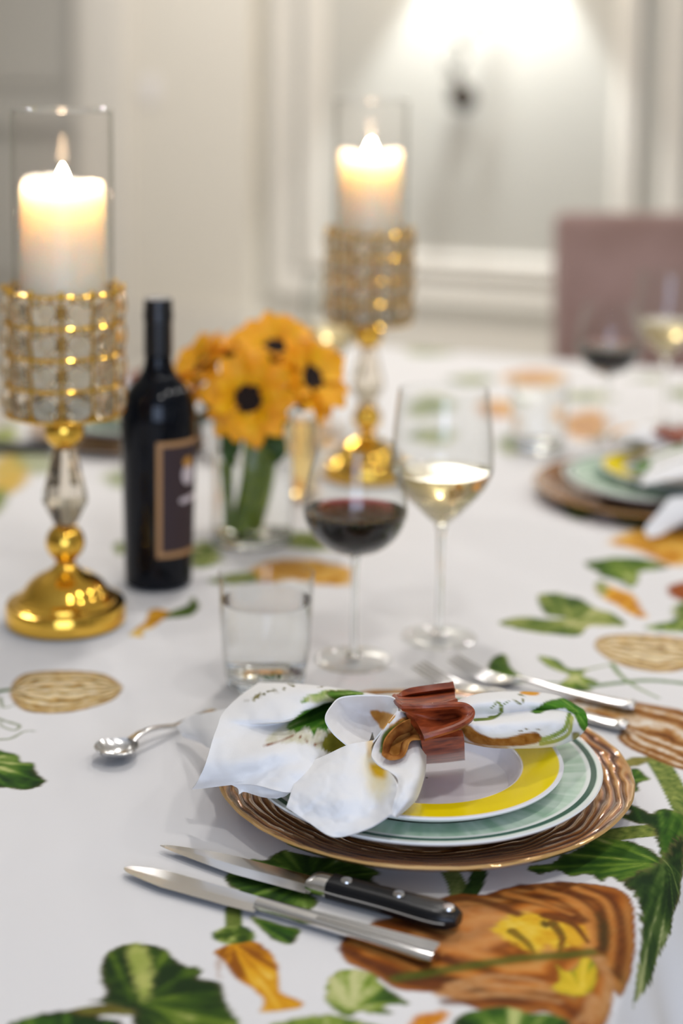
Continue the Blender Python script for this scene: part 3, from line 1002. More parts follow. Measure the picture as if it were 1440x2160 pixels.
def polar(rs, zs, seg, disp=None, jit=None):
    """lathe-like grid with per-vertex height displacement; returns geo, R, A arrays"""
    rs, zs = np.array(rs), np.array(zs)
    a = np.arange(seg) * 2 * math.pi / seg
    R, A = np.meshgrid(rs, a, indexing='ij')
    Zg = np.repeat(zs[:, None], seg, 1)
    if disp is not None:
        Zg = Zg + disp(R, A)
    RR = R if jit is None else R * jit(R, A)
    V = np.stack([RR * np.cos(A), RR * np.sin(A), Zg], 2).reshape(-1, 3)
    k = len(rs)
    i, j = np.meshgrid(np.arange(k - 1), np.arange(seg), indexing='ij')
    j2 = (j + 1) % seg
    F = np.stack([i * seg + j, i * seg + j2, (i + 1) * seg + j2, (i + 1) * seg + j], 2).reshape(-1, 4)
    return (V, F), R.ravel(), A.ravel()


def ripple(R, A):
    x, y = np.cos(A), np.sin(A)
    nz = fbm(x * 2.6 + 5, y * 2.6 + 5, 2) * 2.0 + fbm(x * 6 + R * 70, y * 6 + R * 70, 2) * 1.1
    return np.sin(2 * math.pi * (R / .0080 + nz))


def charger_geo():
    r0 = RCH
    prof = [(0.001, .004), (.05, .004), (.098, .0045), (.108, .006)]
    up = list(zip(np.linspace(.112, r0, 62), .0065 + .0155 * np.linspace(0, 1, 62) ** 1.2))
    dn = [(r0 + .0012, .0205), (r0 - .003, .0165), (.115, .002), (.10, .0005), (.02, .0005), (.001, .0005)]
    P = prof + up + dn
    rs, zs = [p[0] for p in P], [p[1] for p in P]
    n = len(prof)
    top = np.zeros(len(P))
    top[n:n + 62] = np.sin(np.linspace(.25, 1.25, 62)) ** .5
    tp = np.repeat(top[:, None], 288, 1)
    geo, R, A = polar(rs, zs, 288, lambda R, A: tp * ripple(R, A) * .00055,
                      lambda R, A: 1 + (R > r0 - .012) * (.008 * (fbm(np.cos(A) * 4 + 9, np.sin(A) * 4 + 9, 3) - .5) + .0012 * np.sin(A * 23 + 3 * np.sin(A * 5))))
    rp = ripple(R, A)
    n2 = fbm(np.cos(A) * 6 + R * 90, np.sin(A) * 6, 3)
    t = np.clip(.36 + .38 * rp + .5 * (n2 - .5), 0, 1)
    cols = np.array([s2l(c) for c in ((88, 40, 8), (150, 84, 28), (202, 138, 68), (236, 192, 134))])
    k = np.minimum((t * 3).astype(int), 2)
    u = (t * 3 - k)[:, None]
    C = cols[k] * (1 - u) + cols[k + 1] * u
    e = sstep(r0 - .004, r0, R)[:, None] * .8
    C = C * (1 - e) + s2l((226, 180, 110)) * e
    return geo, C


def plate_geo(R0, zc, zr, well, kind):
    rs = list(np.linspace(.001, well, 14)) + list(np.linspace(well + .004, R0, 52))
    w0 = len(rs)
    zs = []
    for r in rs:
        t = max(0.0, (r - well) / (R0 - well))
        zs.append(zc + (zr - zc) * (.72 * float(sstep(0, .26, t)) + .28 * t))
    rs += [R0 + .0008, R0, R0 - .003, well + .012, well - .002, well - .006, well - .010, .001]
    zs += [zr - .001, zr - .0024, zr - .0042, zc - .0005, zc - .0065, zc - .0065, zc - .0035, zc - .0035]
    geo, R, A = polar(rs, zs, 240)
    under = np.repeat(np.arange(len(rs)) >= w0, 240)
    if kind == 'green':
        n = fbm(A * 22 + 3, R * 26, 3)
        n2 = fbm(A * 5 + 30, R * 60, 3)
        t = np.clip((n - .5) * 1.6 + (n2 - .5) * .9 + .5, 0, 1)[:, None]
        C = s2l((166, 198, 168)) * (1 - t) + s2l((220, 234, 217)) * t
        band = sstep(R0 - .0092, R0 - .0086, R) * sstep(R0 - .0040, R0 - .0046, R)
        C = C * (1 - band[:, None]) + s2l((34, 84, 66)) * band[:, None]
        wh = np.maximum(sstep(R0 - .0040, R0 - .0034, R), sstep(R0 - .0125, R0 - .012, R) * sstep(R0 - .0088, R0 - .0094, R))[:, None]
        C = C * (1 - wh) + s2l((236, 238, 232)) * wh
    else:
        C = np.tile(s2l((248, 245, 250)), (len(R), 1))
        y = (sstep(well + .0108, well + .0116, R) * sstep(R0 - .0024, R0 - .0032, R))[:, None]
        C = C * (1 - y) + s2l((254, 226, 0)) * y
    C[under] = s2l((236, 236, 234))
    return geo, C


RDN, RSA = .1400, .1060
g, c = charger_geo()
charger = make('charger_plate', g, M['bronze'], col=c, loc=PC)
set_props(charger, 'rippled bronze glass charger under the nearest stack of plates', 'charger', 'bronze chargers')
SP = at(912, 1640, .036) 
PD_ = Vector((.0718, 1.2495, TABLE_Z))
g, c = plate_geo(RDN, .0145, .0335, .088, 'green')
dinner = make('dinner_plate', g, M['china'], col=c, loc=PD_)
set_props(dinner, 'sage green dinner plate with dark green rim line on the nearest charger', 'plate', 'green dinner plates')
g, c = plate_geo(RSA, .0270, .0445, .064, 'yellow')
PS_ = Vector((.0725, 1.2315, TABLE_Z))
salad = make('salad_plate', g, M['china'], col=c, loc=PS_)
set_props(salad, 'white salad plate with wide yellow rim on the nearest green plate', 'plate', 'yellow rimmed salad plates')

# ------------------------------------------------------------------ napkin and ring
ZS = .78


def zfix(P):
    P = np.array(P, float)
    P[..., 2] = np.where(P[..., 2] > .03, .03 + (P[..., 2] - .03) * ZS, P[..., 2])
    return P


NAPKIN = []


def npatch(rows, m, n, paint):
    P = patch(zfix(rows), m, n)
    wrink = (fbm(P[:, 0] / 38, P[:, 1] / 38, 3) - .5) * .003
    P[:, 2] += wrink
    W = at_np(P) - np.array(PC)
    V, F = thick_sheet(W, m, n, .0011)
    pt = Paint(P[:, :2] / 3000.0, (240, 238, 236), lambda q: np.array([(a[0] / 3000.0, a[1] / 3000.0) for a in q]))
    if paint:
        paint(pt)
    NAPKIN.append((V, F, np.concatenate([pt.C, pt.C])))


NG = ((44, 98, 16), (78, 136, 34), (124, 160, 64), (206, 210, 160))


def paint_fan(p):
    p.stroke(((518, 1478), (540, 1474), (562, 1462)), .0004, (110, 100, 50), soft=.0003, taper=False)
    p.blob(((530, 1476), (545, 1464), (552, 1462), (548, 1472), (536, 1478)), ((130, 120, 50), (110, 100, 30)), .0002, .0003, 300)
    for q in (((556, 1466), (570, 1458), (582, 1461)), ((575, 1454), (586, 1460), (600, 1456)), ((598, 1450), (602, 1458)), ((608, 1444), (620, 1450), (614, 1440)), ((672, 1452), (690, 1446))):
        p.stroke(q, .00035, (126, 110, 60), (90, 90, 30), .0003, taper=False)
    p.blob(((634, 1482), (650, 1468), (690, 1458), (735, 1455), (760, 1462), (752, 1474), (700, 1478), (650, 1484)), ((214, 208, 180), (180, 190, 120), (100, 140, 50)), .001, .001, 160)
    p.leaf(((690, 1468), (700, 1458), (748, 1456), (770, 1462), (750, 1475), (715, 1474)), (768, 1462), ((690, 1466), (700, 1476)), NG, .0012, .001, freq=200, soft=.0005)
    p.blob(((560, 1568), (590, 1536), (640, 1505), (700, 1488), (715, 1540), (700, 1590), (650, 1572), (600, 1566)), ((236, 232, 220), (214, 208, 180), (190, 184, 140)), .0014, .0016, 260, .8)
    p.leaf(((604, 1535), (640, 1502), (700, 1478), (770, 1468), (830, 1500), (780, 1540), (700, 1536), (690, 1548), (672, 1540), (662, 1556), (650, 1535), (628, 1546)), (760, 1470), ((604, 1536), (650, 1546), (690, 1548), (740, 1545)), NG, .0016, .0016, (90, 120, 50), 220, soft=.0006)
    p.blob(((676, 1575), (688, 1552), (704, 1545), (740, 1572), (720, 1590), (690, 1588)), ((106, 104, 16), (140, 134, 40)), .0006, .0005, 240)
    p.stroke(((545, 1580), (600, 1560), (622, 1552), (640, 1560), (660, 1572), (680, 1568)), .0003, (140, 90, 60), None, .0003, taper=False)
    p.stroke(((682, 1535), (690, 1552), (700, 1548)), .0003, (140, 110, 60), None, .0003, taper=False)


npatch([[(850, 1477, .075), (780, 1464, .082), (700, 1451, .082), (620, 1443, .076), (546, 1441, .066)],
        [(848, 1483, .090), (780, 1468, .100), (700, 1458, .103), (600, 1455, .098), (505, 1470, .082)],
        [(842, 1492, .086), (772, 1470, .094), (690, 1480, .092), (596, 1518, .089), (470, 1505, .080)],
        [(838, 1496, .062), (771, 1472, .068), (690, 1482, .069), (594, 1522, .076), (458, 1535, .077)],
        [(836, 1502, .056), (768, 1478, .062), (690, 1490, .066), (591, 1536, .074), (447, 1565, .073)],
        [(812, 1545, .058), (744, 1530, .062), (664, 1550, .076), (565, 1588, .076), (434, 1610, .062)],
        [(790, 1590, .054), (718, 1590, .060), (642, 1615, .068), (545, 1630, .060), (418, 1645, .046)],
        [(772, 1640, .046), (690, 1662, .050), (606, 1672, .052), (522, 1655, .050), (405, 1664, .028)]], 70, 70, paint_fan)
# corner lying over the spoon, and the underside curl
npatch([[(372, 1533, .0105), (400, 1513, .020), (432, 1505, .032), (480, 1496, .052)],
        [(386, 1552, .0105), (415, 1545, .022), (442, 1545, .036), (484, 1532, .052)],
        [(400, 1558, .0100), (425, 1568, .019), (446, 1579, .032), (484, 1570, .050)]], 24, 28, None)
npatch([[(478, 1650, .046), (520, 1648, .052), (570, 1655, .053), (615, 1668, .052)],
        [(500, 1662, .043), (522, 1660, .046), (562, 1672, .046), (602, 1678, .044)],
        [(504, 1676, .040), (516, 1670, .041), (552, 1680, .040), (584, 1684, .040)]], 24, 28, None)


def paint_flap(p):
    p.blob(((770, 1600), (790, 1600), (812, 1618), (826, 1650), (800, 1690), (775, 1650)), ((240, 226, 180), (238, 214, 140)), .001, .006, 120, .7)
    p.blob(((782, 1612), (800, 1612), (815, 1626), (812, 1642), (795, 1640), (786, 1630)), ((232, 190, 60), (236, 180, 20)), .0006, .0028, 160)
    p.blob(((774, 1560), (786, 1556), (792, 1580), (782, 1600), (776, 1590)), ((236, 200, 130), (230, 190, 110)), .0006, .002, 160, .7)


npatch([[(630, 1617, .060), (680, 1597, .072), (732, 1573, .083), (766, 1566, .082), (790, 1562, .080)],
        [(622, 1650, .058), (675, 1640, .068), (728, 1626, .075), (768, 1612, .074), (784, 1592, .083)],
        [(612, 1680, .052), (662, 1690, .056), (722, 1686, .062), (784, 1664, .066), (826, 1634, .082)],
        [(606, 1698, .047), (656, 1718, .046), (712, 1730, .046), (782, 1712, .054), (838, 1664, .078)],
        [(604, 1703, .045), (652, 1736, .041), (706, 1766, .036), (776, 1748, .046), (828, 1716, .064)]], 60, 60, paint_flap)


def paint_cup(p):
    p.blob(((780, 1500), (800, 1498), (840, 1515), (838, 1545), (808, 1540), (792, 1520)), ((196, 136, 60), (220, 166, 90)), .0008, .0008, 200)


npatch([[(732, 1573, .083), (702, 1546, .093), (686, 1517, .102), (698, 1490, .108), (722, 1471, .112), (785, 1467, .113), (830, 1472, .111), (838, 1500, .109), (812, 1534, .101), (786, 1566, .088)],
        [(748, 1571, .078), (724, 1546, .085), (711, 1519, .092), (720, 1498, .096), (741, 1486, .098), (785, 1483, .099), (818, 1489, .098), (824, 1510, .096), (807, 1540, .090), (788, 1565, .082)],
        [(768, 1567, .075), (752, 1551, .077), (745, 1532, .078), (750, 1518, .079), (764, 1509, .079), (786, 1507, .079), (803, 1512, .079), (807, 1530, .079), (800, 1548, .078), (790, 1563, .077)],
        [(778, 1563, .072), (770, 1552, .073), (768, 1540, .073), (772, 1532, .073), (778, 1528, .073), (788, 1528, .073), (794, 1532, .073), (796, 1540, .073), (794, 1551, .073), (790, 1561, .073)],
        [(785 + q, 1546, .071) for q in (-1, -2, -2, -2, -1, 0, 1, 2, 2, 1)]], 46, 110, paint_cup)


def paint_outer(p):
    p.blob(((806, 1590), (815, 1540), (850, 1515), (880, 1505), (898, 1520), (898, 1556), (868, 1566), (848, 1600), (820, 1602)), ((150, 92, 30), (186, 128, 56), (206, 150, 84)), .0008, .0008, 200)
    p.stroke(((805, 1585), (812, 1548), (850, 1524)), .002, (84, 112, 40), (110, 130, 60), .001)
    p.blob(((868, 1535), (884, 1520), (894, 1535), (892, 1552), (872, 1558)), ((222, 186, 120), (200, 150, 80)), .0006, .001, 200)


npatch([[(837, 1500, .109), (846, 1503, .107), (854, 1509, .100), (860, 1515, .080)],
        [(812, 1534, .101), (838, 1532, .100), (868, 1520, .098), (886, 1516, .078)],
        [(784, 1586, .086), (824, 1568, .084), (866, 1548, .086), (896, 1545, .070)],
        [(794, 1610, .084), (830, 1606, .082), (878, 1580, .086), (898, 1585, .066)],
        [(836, 1640, .081), (856, 1640, .083), (884, 1630, .080), (895, 1632, .062)],
        [(838, 1664, .078), (852, 1668, .079), (868, 1676, .074), (880, 1680, .060)],
        [(831, 1690, .073), (842, 1692, .073), (855, 1697, .070), (864, 1700, .056)],
        [(826, 1719, .063), (829, 1721, .063), (833, 1723, .061), (837, 1723, .056)]], 64, 36, paint_outer)


def paint_fold(p):
    p.C[:] = p.ramp(fbm(p.P[:, 0] * 200, p.P[:, 1] * 200, 3) * 1.6 - .3, ((112, 62, 20), (166, 104, 44), (196, 140, 72)))


# small brown printed fold with a hollow
npatch([[(806, 1592, .091), (812, 1560, .100), (836, 1532, .106), (866, 1516, .106), (890, 1515, .101), (896, 1540, .098), (892, 1558, .094), (866, 1562, .097), (856, 1585, .093), (846, 1598, .089), (822, 1602, .088), (806, 1592, .091)],
        [(816, 1588, .086), (822, 1566, .092), (838, 1548, .095), (858, 1540, .095), (872, 1538, .093), (876, 1548, .092), (868, 1556, .092), (852, 1566, .092), (848, 1582, .089), (842, 1594, .086), (826, 1596, .085), (816, 1588, .086)],
        [(826, 1584, .072), (828, 1572, .074), (836, 1562, .075), (846, 1556, .076), (850, 1554, .076), (852, 1558, .076), (849, 1563, .075), (845, 1570, .075), (842, 1580, .074), (838, 1588, .073), (830, 1590, .072), (826, 1584, .072)]], 24, 70, paint_fold)


def paint_puff(p):
    p.stroke(((1000, 1520), (1040, 1516), (1058, 1500), (1050, 1482), (1036, 1492)), .0011, (86, 110, 30), (140, 150, 70), .0004)
    p.stroke(((1032, 1514), (1050, 1510), (1056, 1490), (1072, 1480)), .0008, (70, 100, 26), (126, 140, 60), .0004)
    p.stroke(((1084, 1478), (1098, 1484), (1104, 1470), (1092, 1466)), .0005, (120, 120, 60), None, .0004, taper=False)
    p.blob(((1100, 1459), (1135, 1459), (1132, 1468), (1102, 1466)), ((226, 160, 50), (214, 150, 40)), .0004, .0006)
    p.leaf(((1118, 1503), (1135, 1490), (1160, 1478), (1190, 1472), (1216, 1484), (1240, 1500), (1240, 1540), (1222, 1535), (1205, 1502), (1180, 1494), (1150, 1502), (1135, 1508)), (1215, 1500), ((1122, 1502), (1150, 1484), (1185, 1476), (1236, 1535)), NG, .0008, .0012, (100, 110, 40), 220, soft=.0006)
    p.stroke(((1200, 1508), (1190, 1536), (1165, 1552), (1138, 1560)), .0016, (96, 128, 40), (180, 190, 110), .0005, taper=False)
    p.stroke(((1205, 1515), (1198, 1545), (1175, 1560), (1140, 1568)), .0014, (190, 190, 110), (160, 170, 80), .0005, taper=False)
    p.stroke(((1095, 1542), (1118, 1536), (1145, 1540)), .0003, (140, 120, 80), None, .0003)
    p.blob(((968, 1528), (990, 1530), (1010, 1545), (1050, 1556), (1100, 1546), (1130, 1544), (1140, 1556), (1126, 1568), (1080, 1572), (1030, 1572), (990, 1562)), ((128, 78, 20), (158, 102, 36), (176, 124, 60)), .0006, .0007, 300)
    p.stroke(((945, 1552), (975, 1562), (1020, 1573), (1070, 1575)), .0009, (228, 216, 190), (180, 130, 70), .0005, taper=False)
    p.leaf(((1205, 1545), (1220, 1545), (1222, 1560), (1208, 1562)), (1222, 1545), ((1208, 1560),), ((120, 110, 50), (150, 140, 80), (180, 170, 110)), .0004)


npatch([[(930, 1500, .080), (1000, 1475, .086), (1090, 1467, .082), (1170, 1475, .076), (1220, 1496, .064)],
        [(926, 1496, .093), (1000, 1467, .099), (1090, 1460, .095), (1172, 1468, .087), (1228, 1496, .072)],
        [(936, 1503, .101), (1010, 1484, .106), (1095, 1479, .102), (1178, 1487, .092), (1235, 1506, .075)],
        [(948, 1513, .092), (1020, 1508, .093), (1090, 1500, .091), (1172, 1498, .087), (1238, 1516, .072)],
        [(952, 1519, .091), (1024, 1516, .093), (1096, 1507, .092), (1180, 1506, .088), (1238, 1523, .070)],
        [(960, 1528, .096), (1030, 1530, .099), (1110, 1524, .096), (1184, 1526, .086), (1237, 1532, .066)],
        [(956, 1546, .082), (1030, 1556, .086), (1110, 1554, .081), (1182, 1556, .070), (1226, 1547, .060)],
        [(950, 1557, .066), (1030, 1575, .066), (1112, 1577, .061), (1172, 1573, .055), (1208, 1560, .054)],
        [(950, 1553, .060), (1030, 1568, .058), (1112, 1568, .055), (1172, 1565, .051), (1205, 1553, .050)]], 80, 70, paint_puff)
# neck of the napkin inside the ring
npatch([[(820, 1500, .080), (880, 1490, .086), (950, 1500, .086)], [(820, 1520, .090), (880, 1512, .096), (955, 1512, .096)], [(815, 1545, .078), (880, 1540, .084), (955, 1545, .080)]], 16, 16, None)
off, VV, FF, CC = 0, [], [], []
for v, f, c in NAPKIN:
    VV.append(v)
    FF += [tuple(i + off for i in x) for x in f]
    CC.append(c)
    off += len(v)
napkin = make('napkin', (np.concatenate(VV), FF), M['napkin'], col=np.concatenate(CC), loc=PC)
set_props(napkin, 'white printed cloth napkin gathered through a wooden ring on the nearest plate', 'napkin', 'printed napkins')


def ring_sheet(rows, m, n, t):
    P = patch(zfix(rows), m, n)
    return thick_sheet(at_np(P) - np.array(PC), m, n, t)


ring = make('napkin_ring', merge(
    ring_sheet([[(832, 1470, .104), (862, 1458, .111), (905, 1451, .115), (957, 1444, .116)], [(835, 1478, .104), (868, 1472, .101), (912, 1466, .103), (959, 1458, .103)], [(850, 1491, .114), (885, 1491, .116), (925, 1488, .116), (960, 1478, .112)]], 14, 18, .005),
    ring_sheet([[(846, 1492, .116), (900, 1491, .119), (950, 1488, .119), (974, 1489, .117), (988, 1495, .114)], [(858, 1506, .110), (908, 1506, .109), (955, 1501, .109), (980, 1500, .114), (993, 1503, .113)],
                [(876, 1530, .103), (922, 1527, .100), (962, 1518, .101), (982, 1513, .109), (992, 1512, .110)], [(893, 1556, .100), (930, 1545, .104), (962, 1534, .107), (980, 1525, .108), (989, 1518, .108)]], 18, 24, .0055),
    ring_sheet([[(886, 1556, .097), (930, 1550, .097), (976, 1546, .096)], [(890, 1582, .074), (932, 1578, .074), (978, 1573, .073)], [(893, 1605, .036), (935, 1602, .036), (979, 1597, .036)]], 14, 12, .005),
    tube([Vector(q) for q in at_np(cr(zfix([(848, 1492, .117), (900, 1491, .120), (950, 1488, .120), (976, 1489, .118), (990, 1496, .115), (994, 1506, .111), (987, 1519, .109), (962, 1534, .108), (930, 1545, .105), (893, 1556, .101)]), 60)) - np.array(PC)], .0028, 8),
    tube([Vector(q) for q in at_np(cr(zfix([(832, 1470, .105), (838, 1482, .110), (852, 1491, .114), (885, 1491, .117), (925, 1488, .117), (960, 1478, .113)]), 40)) - np.array(PC)], .0024, 8)), M['wood'], loc=PC)
fix_normals(ring)
set_props(ring, 'carved red brown wooden napkin ring holding the napkin on the nearest plate', 'napkin ring', 'wooden napkin rings')


# ------------------------------------------------------------------ cutlery
def oriented(name, label, p0, p1, group, cat):
    """an Empty at p0 whose x axis runs to p1"""
    d = p1 - p0
    t = thing(name, label, cat, p0, math.atan2(d.y, d.x), group)
    return t, math.hypot(d.x, d.y)


def bar(xs, hw, zc, th, seg=16, e=2.6, y0=None):
    rings = []
    for i, x in enumerate(xs):
        r = []
        for k in range(seg):
            a = 2 * math.pi * k / seg
            c, s = math.cos(a), math.sin(a)
            yy = math.copysign(abs(c) ** (2 / e), c) * hw[i] + (y0[i] if y0 is not None else 0)
            r.append((x, yy, zc[i] + math.copysign(abs(s) ** (2 / e), s) * th[i]))
        rings.append(r)
    return loft(rings)


def blade(L, spine, edge, n=40, t=.0011, z=.0035):
    """flat blade; spine(u), edge(u) give the y of the two borders"""
    rings = []
    for u in np.linspace(0, 1, n):
        a, b = spine(u), edge(u)
        m = a + (b - a) * .55
        k = t * min(1, .35 + 2 * u)
        rings.append([(u * L, a, z + k), (u * L, m, z + k * .9), (u * L, b, z), (u * L, m, z - k * .9), (u * L, a, z - k)])
    return loft(rings)


def lin(a, b):
    return lambda u: a + (b - a) * u


# steak knife with a black riveted handle
A0, A1 = at(336, 1785, .004), at(968, 1944, .007)
A0.z = A1.z = TABLE_Z + .0005
ks, L = oriented('steak_knife', 'steak knife with black riveted handle lying below the nearest plate', A0, A1, 'steak knives', 'knife')
Lb = (at(672, 1866, .004) - at(336, 1785, .004)).length
bl = make('blade', blade(Lb, lambda u: .0015 + .0105 * min(1, u * 2.2) ** .6, lambda u: .0010 - .0115 * min(1, u * 1.9) ** .75), M['steel'], ks, smooth=False)
make('bolster', bar(np.linspace(Lb - .004, Lb + .012, 5), [.0095, .0100, .0098, .0100, .0102], [.0075] * 5, [.004, .0062, .0066, .0068, .0068]), M['steel'], ks)
xs = np.linspace(Lb + .012, L, 16)
hw = [.0100, .0102, .0103, .0103, .0102, .0102, .0103, .0105, .0108, .0112, .0117, .0121, .0123, .0120, .0105, .006]
hd = make('handle', bar(xs, hw, [.0078] * 16, [.0070] * 14 + [.0064, .004], 20, 3.2), M['black_handle'], ks)
make('tang', bar(xs[:-1], [h + .0006 for h in hw[:-1]], [.0078] * 15, [.0011] * 15, 12, 4), M['steel'], ks)
for q in ((716, 1876), (826, 1906), (930, 1936)):
    x = (at(q[0], q[1] - 6, .015) - at(336, 1785, .004)).length
    make('rivet', lathe([(0, .0156), (.0038, .0155), (.0043, .0148), (.0043, .0125), (0, .0125)], 20), M['steel'], hd, loc=(x, .0005, 0))

# table knife, all steel, with a fluted flaring handle
B0, B1 = at(263, 1833, .003), at(921, 2014, .004)
B0.z = B1.z = TABLE_Z + .0005
kt, L = oriented('table_knife', 'plain steel table knife with fluted handle lying beside the black steak knife', B0, B1, 'table knives', 'knife')
Lb = (at(552, 1912, .003) - at(263, 1833, .003)).length
make('blade', blade(Lb, lambda u: .0005 + .0085 * min(1, u * 4) ** .5 - .002 * max(0, u - .7), lambda u: -.0015 - .0098 * min(1, u * 3) ** .55 + .006 * max(0, u - .8)), M['steel'], kt, smooth=False)
xs = np.linspace(Lb - .003, L, 18)
tt = np.linspace(0, 1, 18)
hw = .0058 + .0062 * tt ** 1.8
hw[-1] *= .86
make('handle', bar(xs, hw, [.0045] * 18, .0042 - .0006 * tt, 20, 2.4), M['steel'], kt)
for s in (-1, 0, 1):
    make('flute', tube([(x, s * w_ * .45, .0045 + (.0042 - .0006 * t) * .93) for x, w_, t in zip(xs[6:], hw[6:], tt[6:])], [.0004 + .0012 * t for t in tt[6:]], 8), M['steel'], kt)


def build_fork(name, label, p0, p1):
    t, L = oriented(name, label, p0, p1, 'forks by the nearest plate', 'fork')
    hh = make('handle', bar(L * np.array([.36, .40, .46, .56, .70, .85, .96, 1.0]), [.0042, .0031, .0030, .0036, .0052, .0072, .0082, .0058], [.0075, .008, .0078, .006, .0046, .0042, .0042, .0042], [.0016, .0020, .0022, .0024, .0026, .0028, .0028, .002], 14), M['steel'], t)
    make('end_cap', bar(L * np.array([.955, .97, .985, .998]), [.0060, .0072, .0070, .0046], [.0064, .0070, .0068, .006], [.0012, .0022, .0022, .0012], 12), M['steel'], hh)
    make('neck_plate', bar(L * np.array([.235, .26, .30, .34, .37, .385]), [.0122, .0124, .0118, .0095, .006, .0042], [.0028, .0026, .0032, .0052, .0072, .0078], [.0011] * 6, 16, 3), M['steel'], t)
    for k in range(4):
        y = (k - 1.5) * .0066
        xs = L * np.linspace(0, .25, 9)
        make('tine', bar(xs, [.0009, .0014, .0017, .0019, .002, .0021, .0022, .0023, .0024], [.0155 - .0125 * math.sin(u * 1.55) for u in np.linspace(0, 1, 9)], [.0008, .001, .0011, .0011, .0011, .0011, .0011, .0011, .0011], 8, 2.5, [y] * 9), M['steel'], t)
    return t


def flat_pt(px, py, z):
    v = at(px, py, z)
    v.z = TABLE_Z + .0008
    return v


build_fork('dinner_fork', 'steel fork whose tines point at the wooden ring, nearer the plate rim', flat_pt(880, 1406, .014), flat_pt(1324, 1534, .005))
build_fork('dinner_fork.001', 'steel fork lying farther from the plate, behind the first fork', flat_pt(953, 1391, .014), flat_pt(1339, 1491, .005))

# spoon
S0, S1 = flat_pt(212, 1601, .006), flat_pt(452, 1498, .005)
sp, L = oriented('dessert_spoon', 'steel spoon with its handle end under the napkin corner', S0, S1, 'spoons', 'spoon')
bw = (at(313, 1592, .006) - at(212, 1601, .006)).length * .98
us, vs = np.linspace(0.0, 1, 26), np.linspace(-1, 1, 22)
pts = []
for u in us:
    w_ = .0185 * (max(1e-4, math.sin(math.pi * min(1, u ** .85 * .97 + .015)))) ** .62
    for v in vs:
        dpt = .0095 * math.sin(math.pi * min(1, u * .94 + .03)) ** .7
        pts.append((u * bw, v * w_, .0115 - dpt * (1 - v * v) - .002 * u))
bo = make('bowl', thick_sheet(np.array(pts), 26, 22, .0011), M['steel'], sp)
fix_normals(bo)
xs = np.array([bw - .004, bw + .006, bw + .016, bw + .03, bw + (L - bw) * .5, bw + (L - bw) * .8, L - .006, L])
make('handle', bar(xs, [.0052, .0038, .0030, .0028, .0036, .0052, .0068, .0045], [.0100, .0125, .0125, .0105, .0055, .004, .004, .004], [.0012, .0018, .0020, .0020, .0018, .0017, .0016, .0012], 14), M['steel'], sp)


# ------------------------------------------------------------------ glasses
def ring_prof(inner, t):
    """inner wall profile (bottom to rim) -> closed profile of a bowl of wall thickness t"""
    P = np.array(inner)
    d = np.gradient(P, axis=0)
    N = np.stack([d[:, 1], -d[:, 0]], 1)
    N /= np.linalg.norm(N, axis=1, keepdims=True)
    O = P + N * t
    O[0] = (0, P[0, 1] - t)
    mid = ((P[-1] + O[-1]) / 2 + np.array([0, t * .6]))
    return [tuple(x) for x in O] + [tuple(mid)] + [tuple(x) for x in P[::-1]]


def fill(inner, level, gap=.0004):
    P = [(max(0, r - gap), z + gap) for r, z in inner if z < level - .001]
    r_l = np.interp(level, [z for r, z in inner], [r for r, z in inner]) - gap
    return [(0, P[0][1])] + P[1:] + [(r_l, level + .0006), (r_l - .0012, level + .0001), (r_l - .003, level), (r_l * .5, level), (0, level)]


def wine_glass(name, label, loc, inner, level, wine, group):
    t = thing(name, label, 'wine glass', loc, 0, group)
    ip = smooth_prof(inner, 7)
    ip[0] = (0, ip[0][1])
    ip = [(max(r, 0), z) for r, z in ip]
    make('bowl', lathe(ring_prof(ip, .0011), 64), M['thin'], t)
    zb = ip[0][1] - .0012
    make('stem', lathe(smooth_prof([(.0001, zb), (.0062, zb - .0008), (.0050, zb - .006), (.0038, zb - .018), (.0033, zb * .55), (.0036, .022), (.0052, .009), (.0085, .0048), (.0001, .0040)], 6), 24), M['glass'], t)
    make('foot', lathe([(0, .0045), (.010, .0042), (.022, .0026), (.0375, .0016), (.0388, .0011), (.0380, .0004), (.020, .0002), (0, .0002)], 64), M['thin'], t)
    lq = make('wine', lathe(fill(ip, level), 64), M[wine], t)
    fix_normals(lq)
    return t


RED_IN = [(0, .109), (.012, .1105), (.028, .1165), (.0415, .129), (.0490, .145), (.0500, .156), (.0485, .172), (.0450, .190), (.0405, .206), (.0372, .219)]
WHITE_IN = [(0, .1205), (.007, .1225), (.018, .132), (.031, .1455), (.0430, .1600), (.0500, .1760), (.0507, .190), (.0497, .212), (.0474, .238), (.0448, .260)]
ZT = TABLE_Z


def on_table(px, py):
    v = at(px, py, 0.0)
    v.z = ZT + .0002
    return v


RG = wine_glass('wine_glass', 'round glass of red wine beside the tumbler of water', on_table(745, 1393), RED_IN, .1515, 'red_wine', 'glasses of red wine')
WG = wine_glass('wine_glass.001', 'tall glass of white wine right behind the nearest red wine', on_table(925, 1346), WHITE_IN, .176, 'white_wine', 'glasses of white wine')


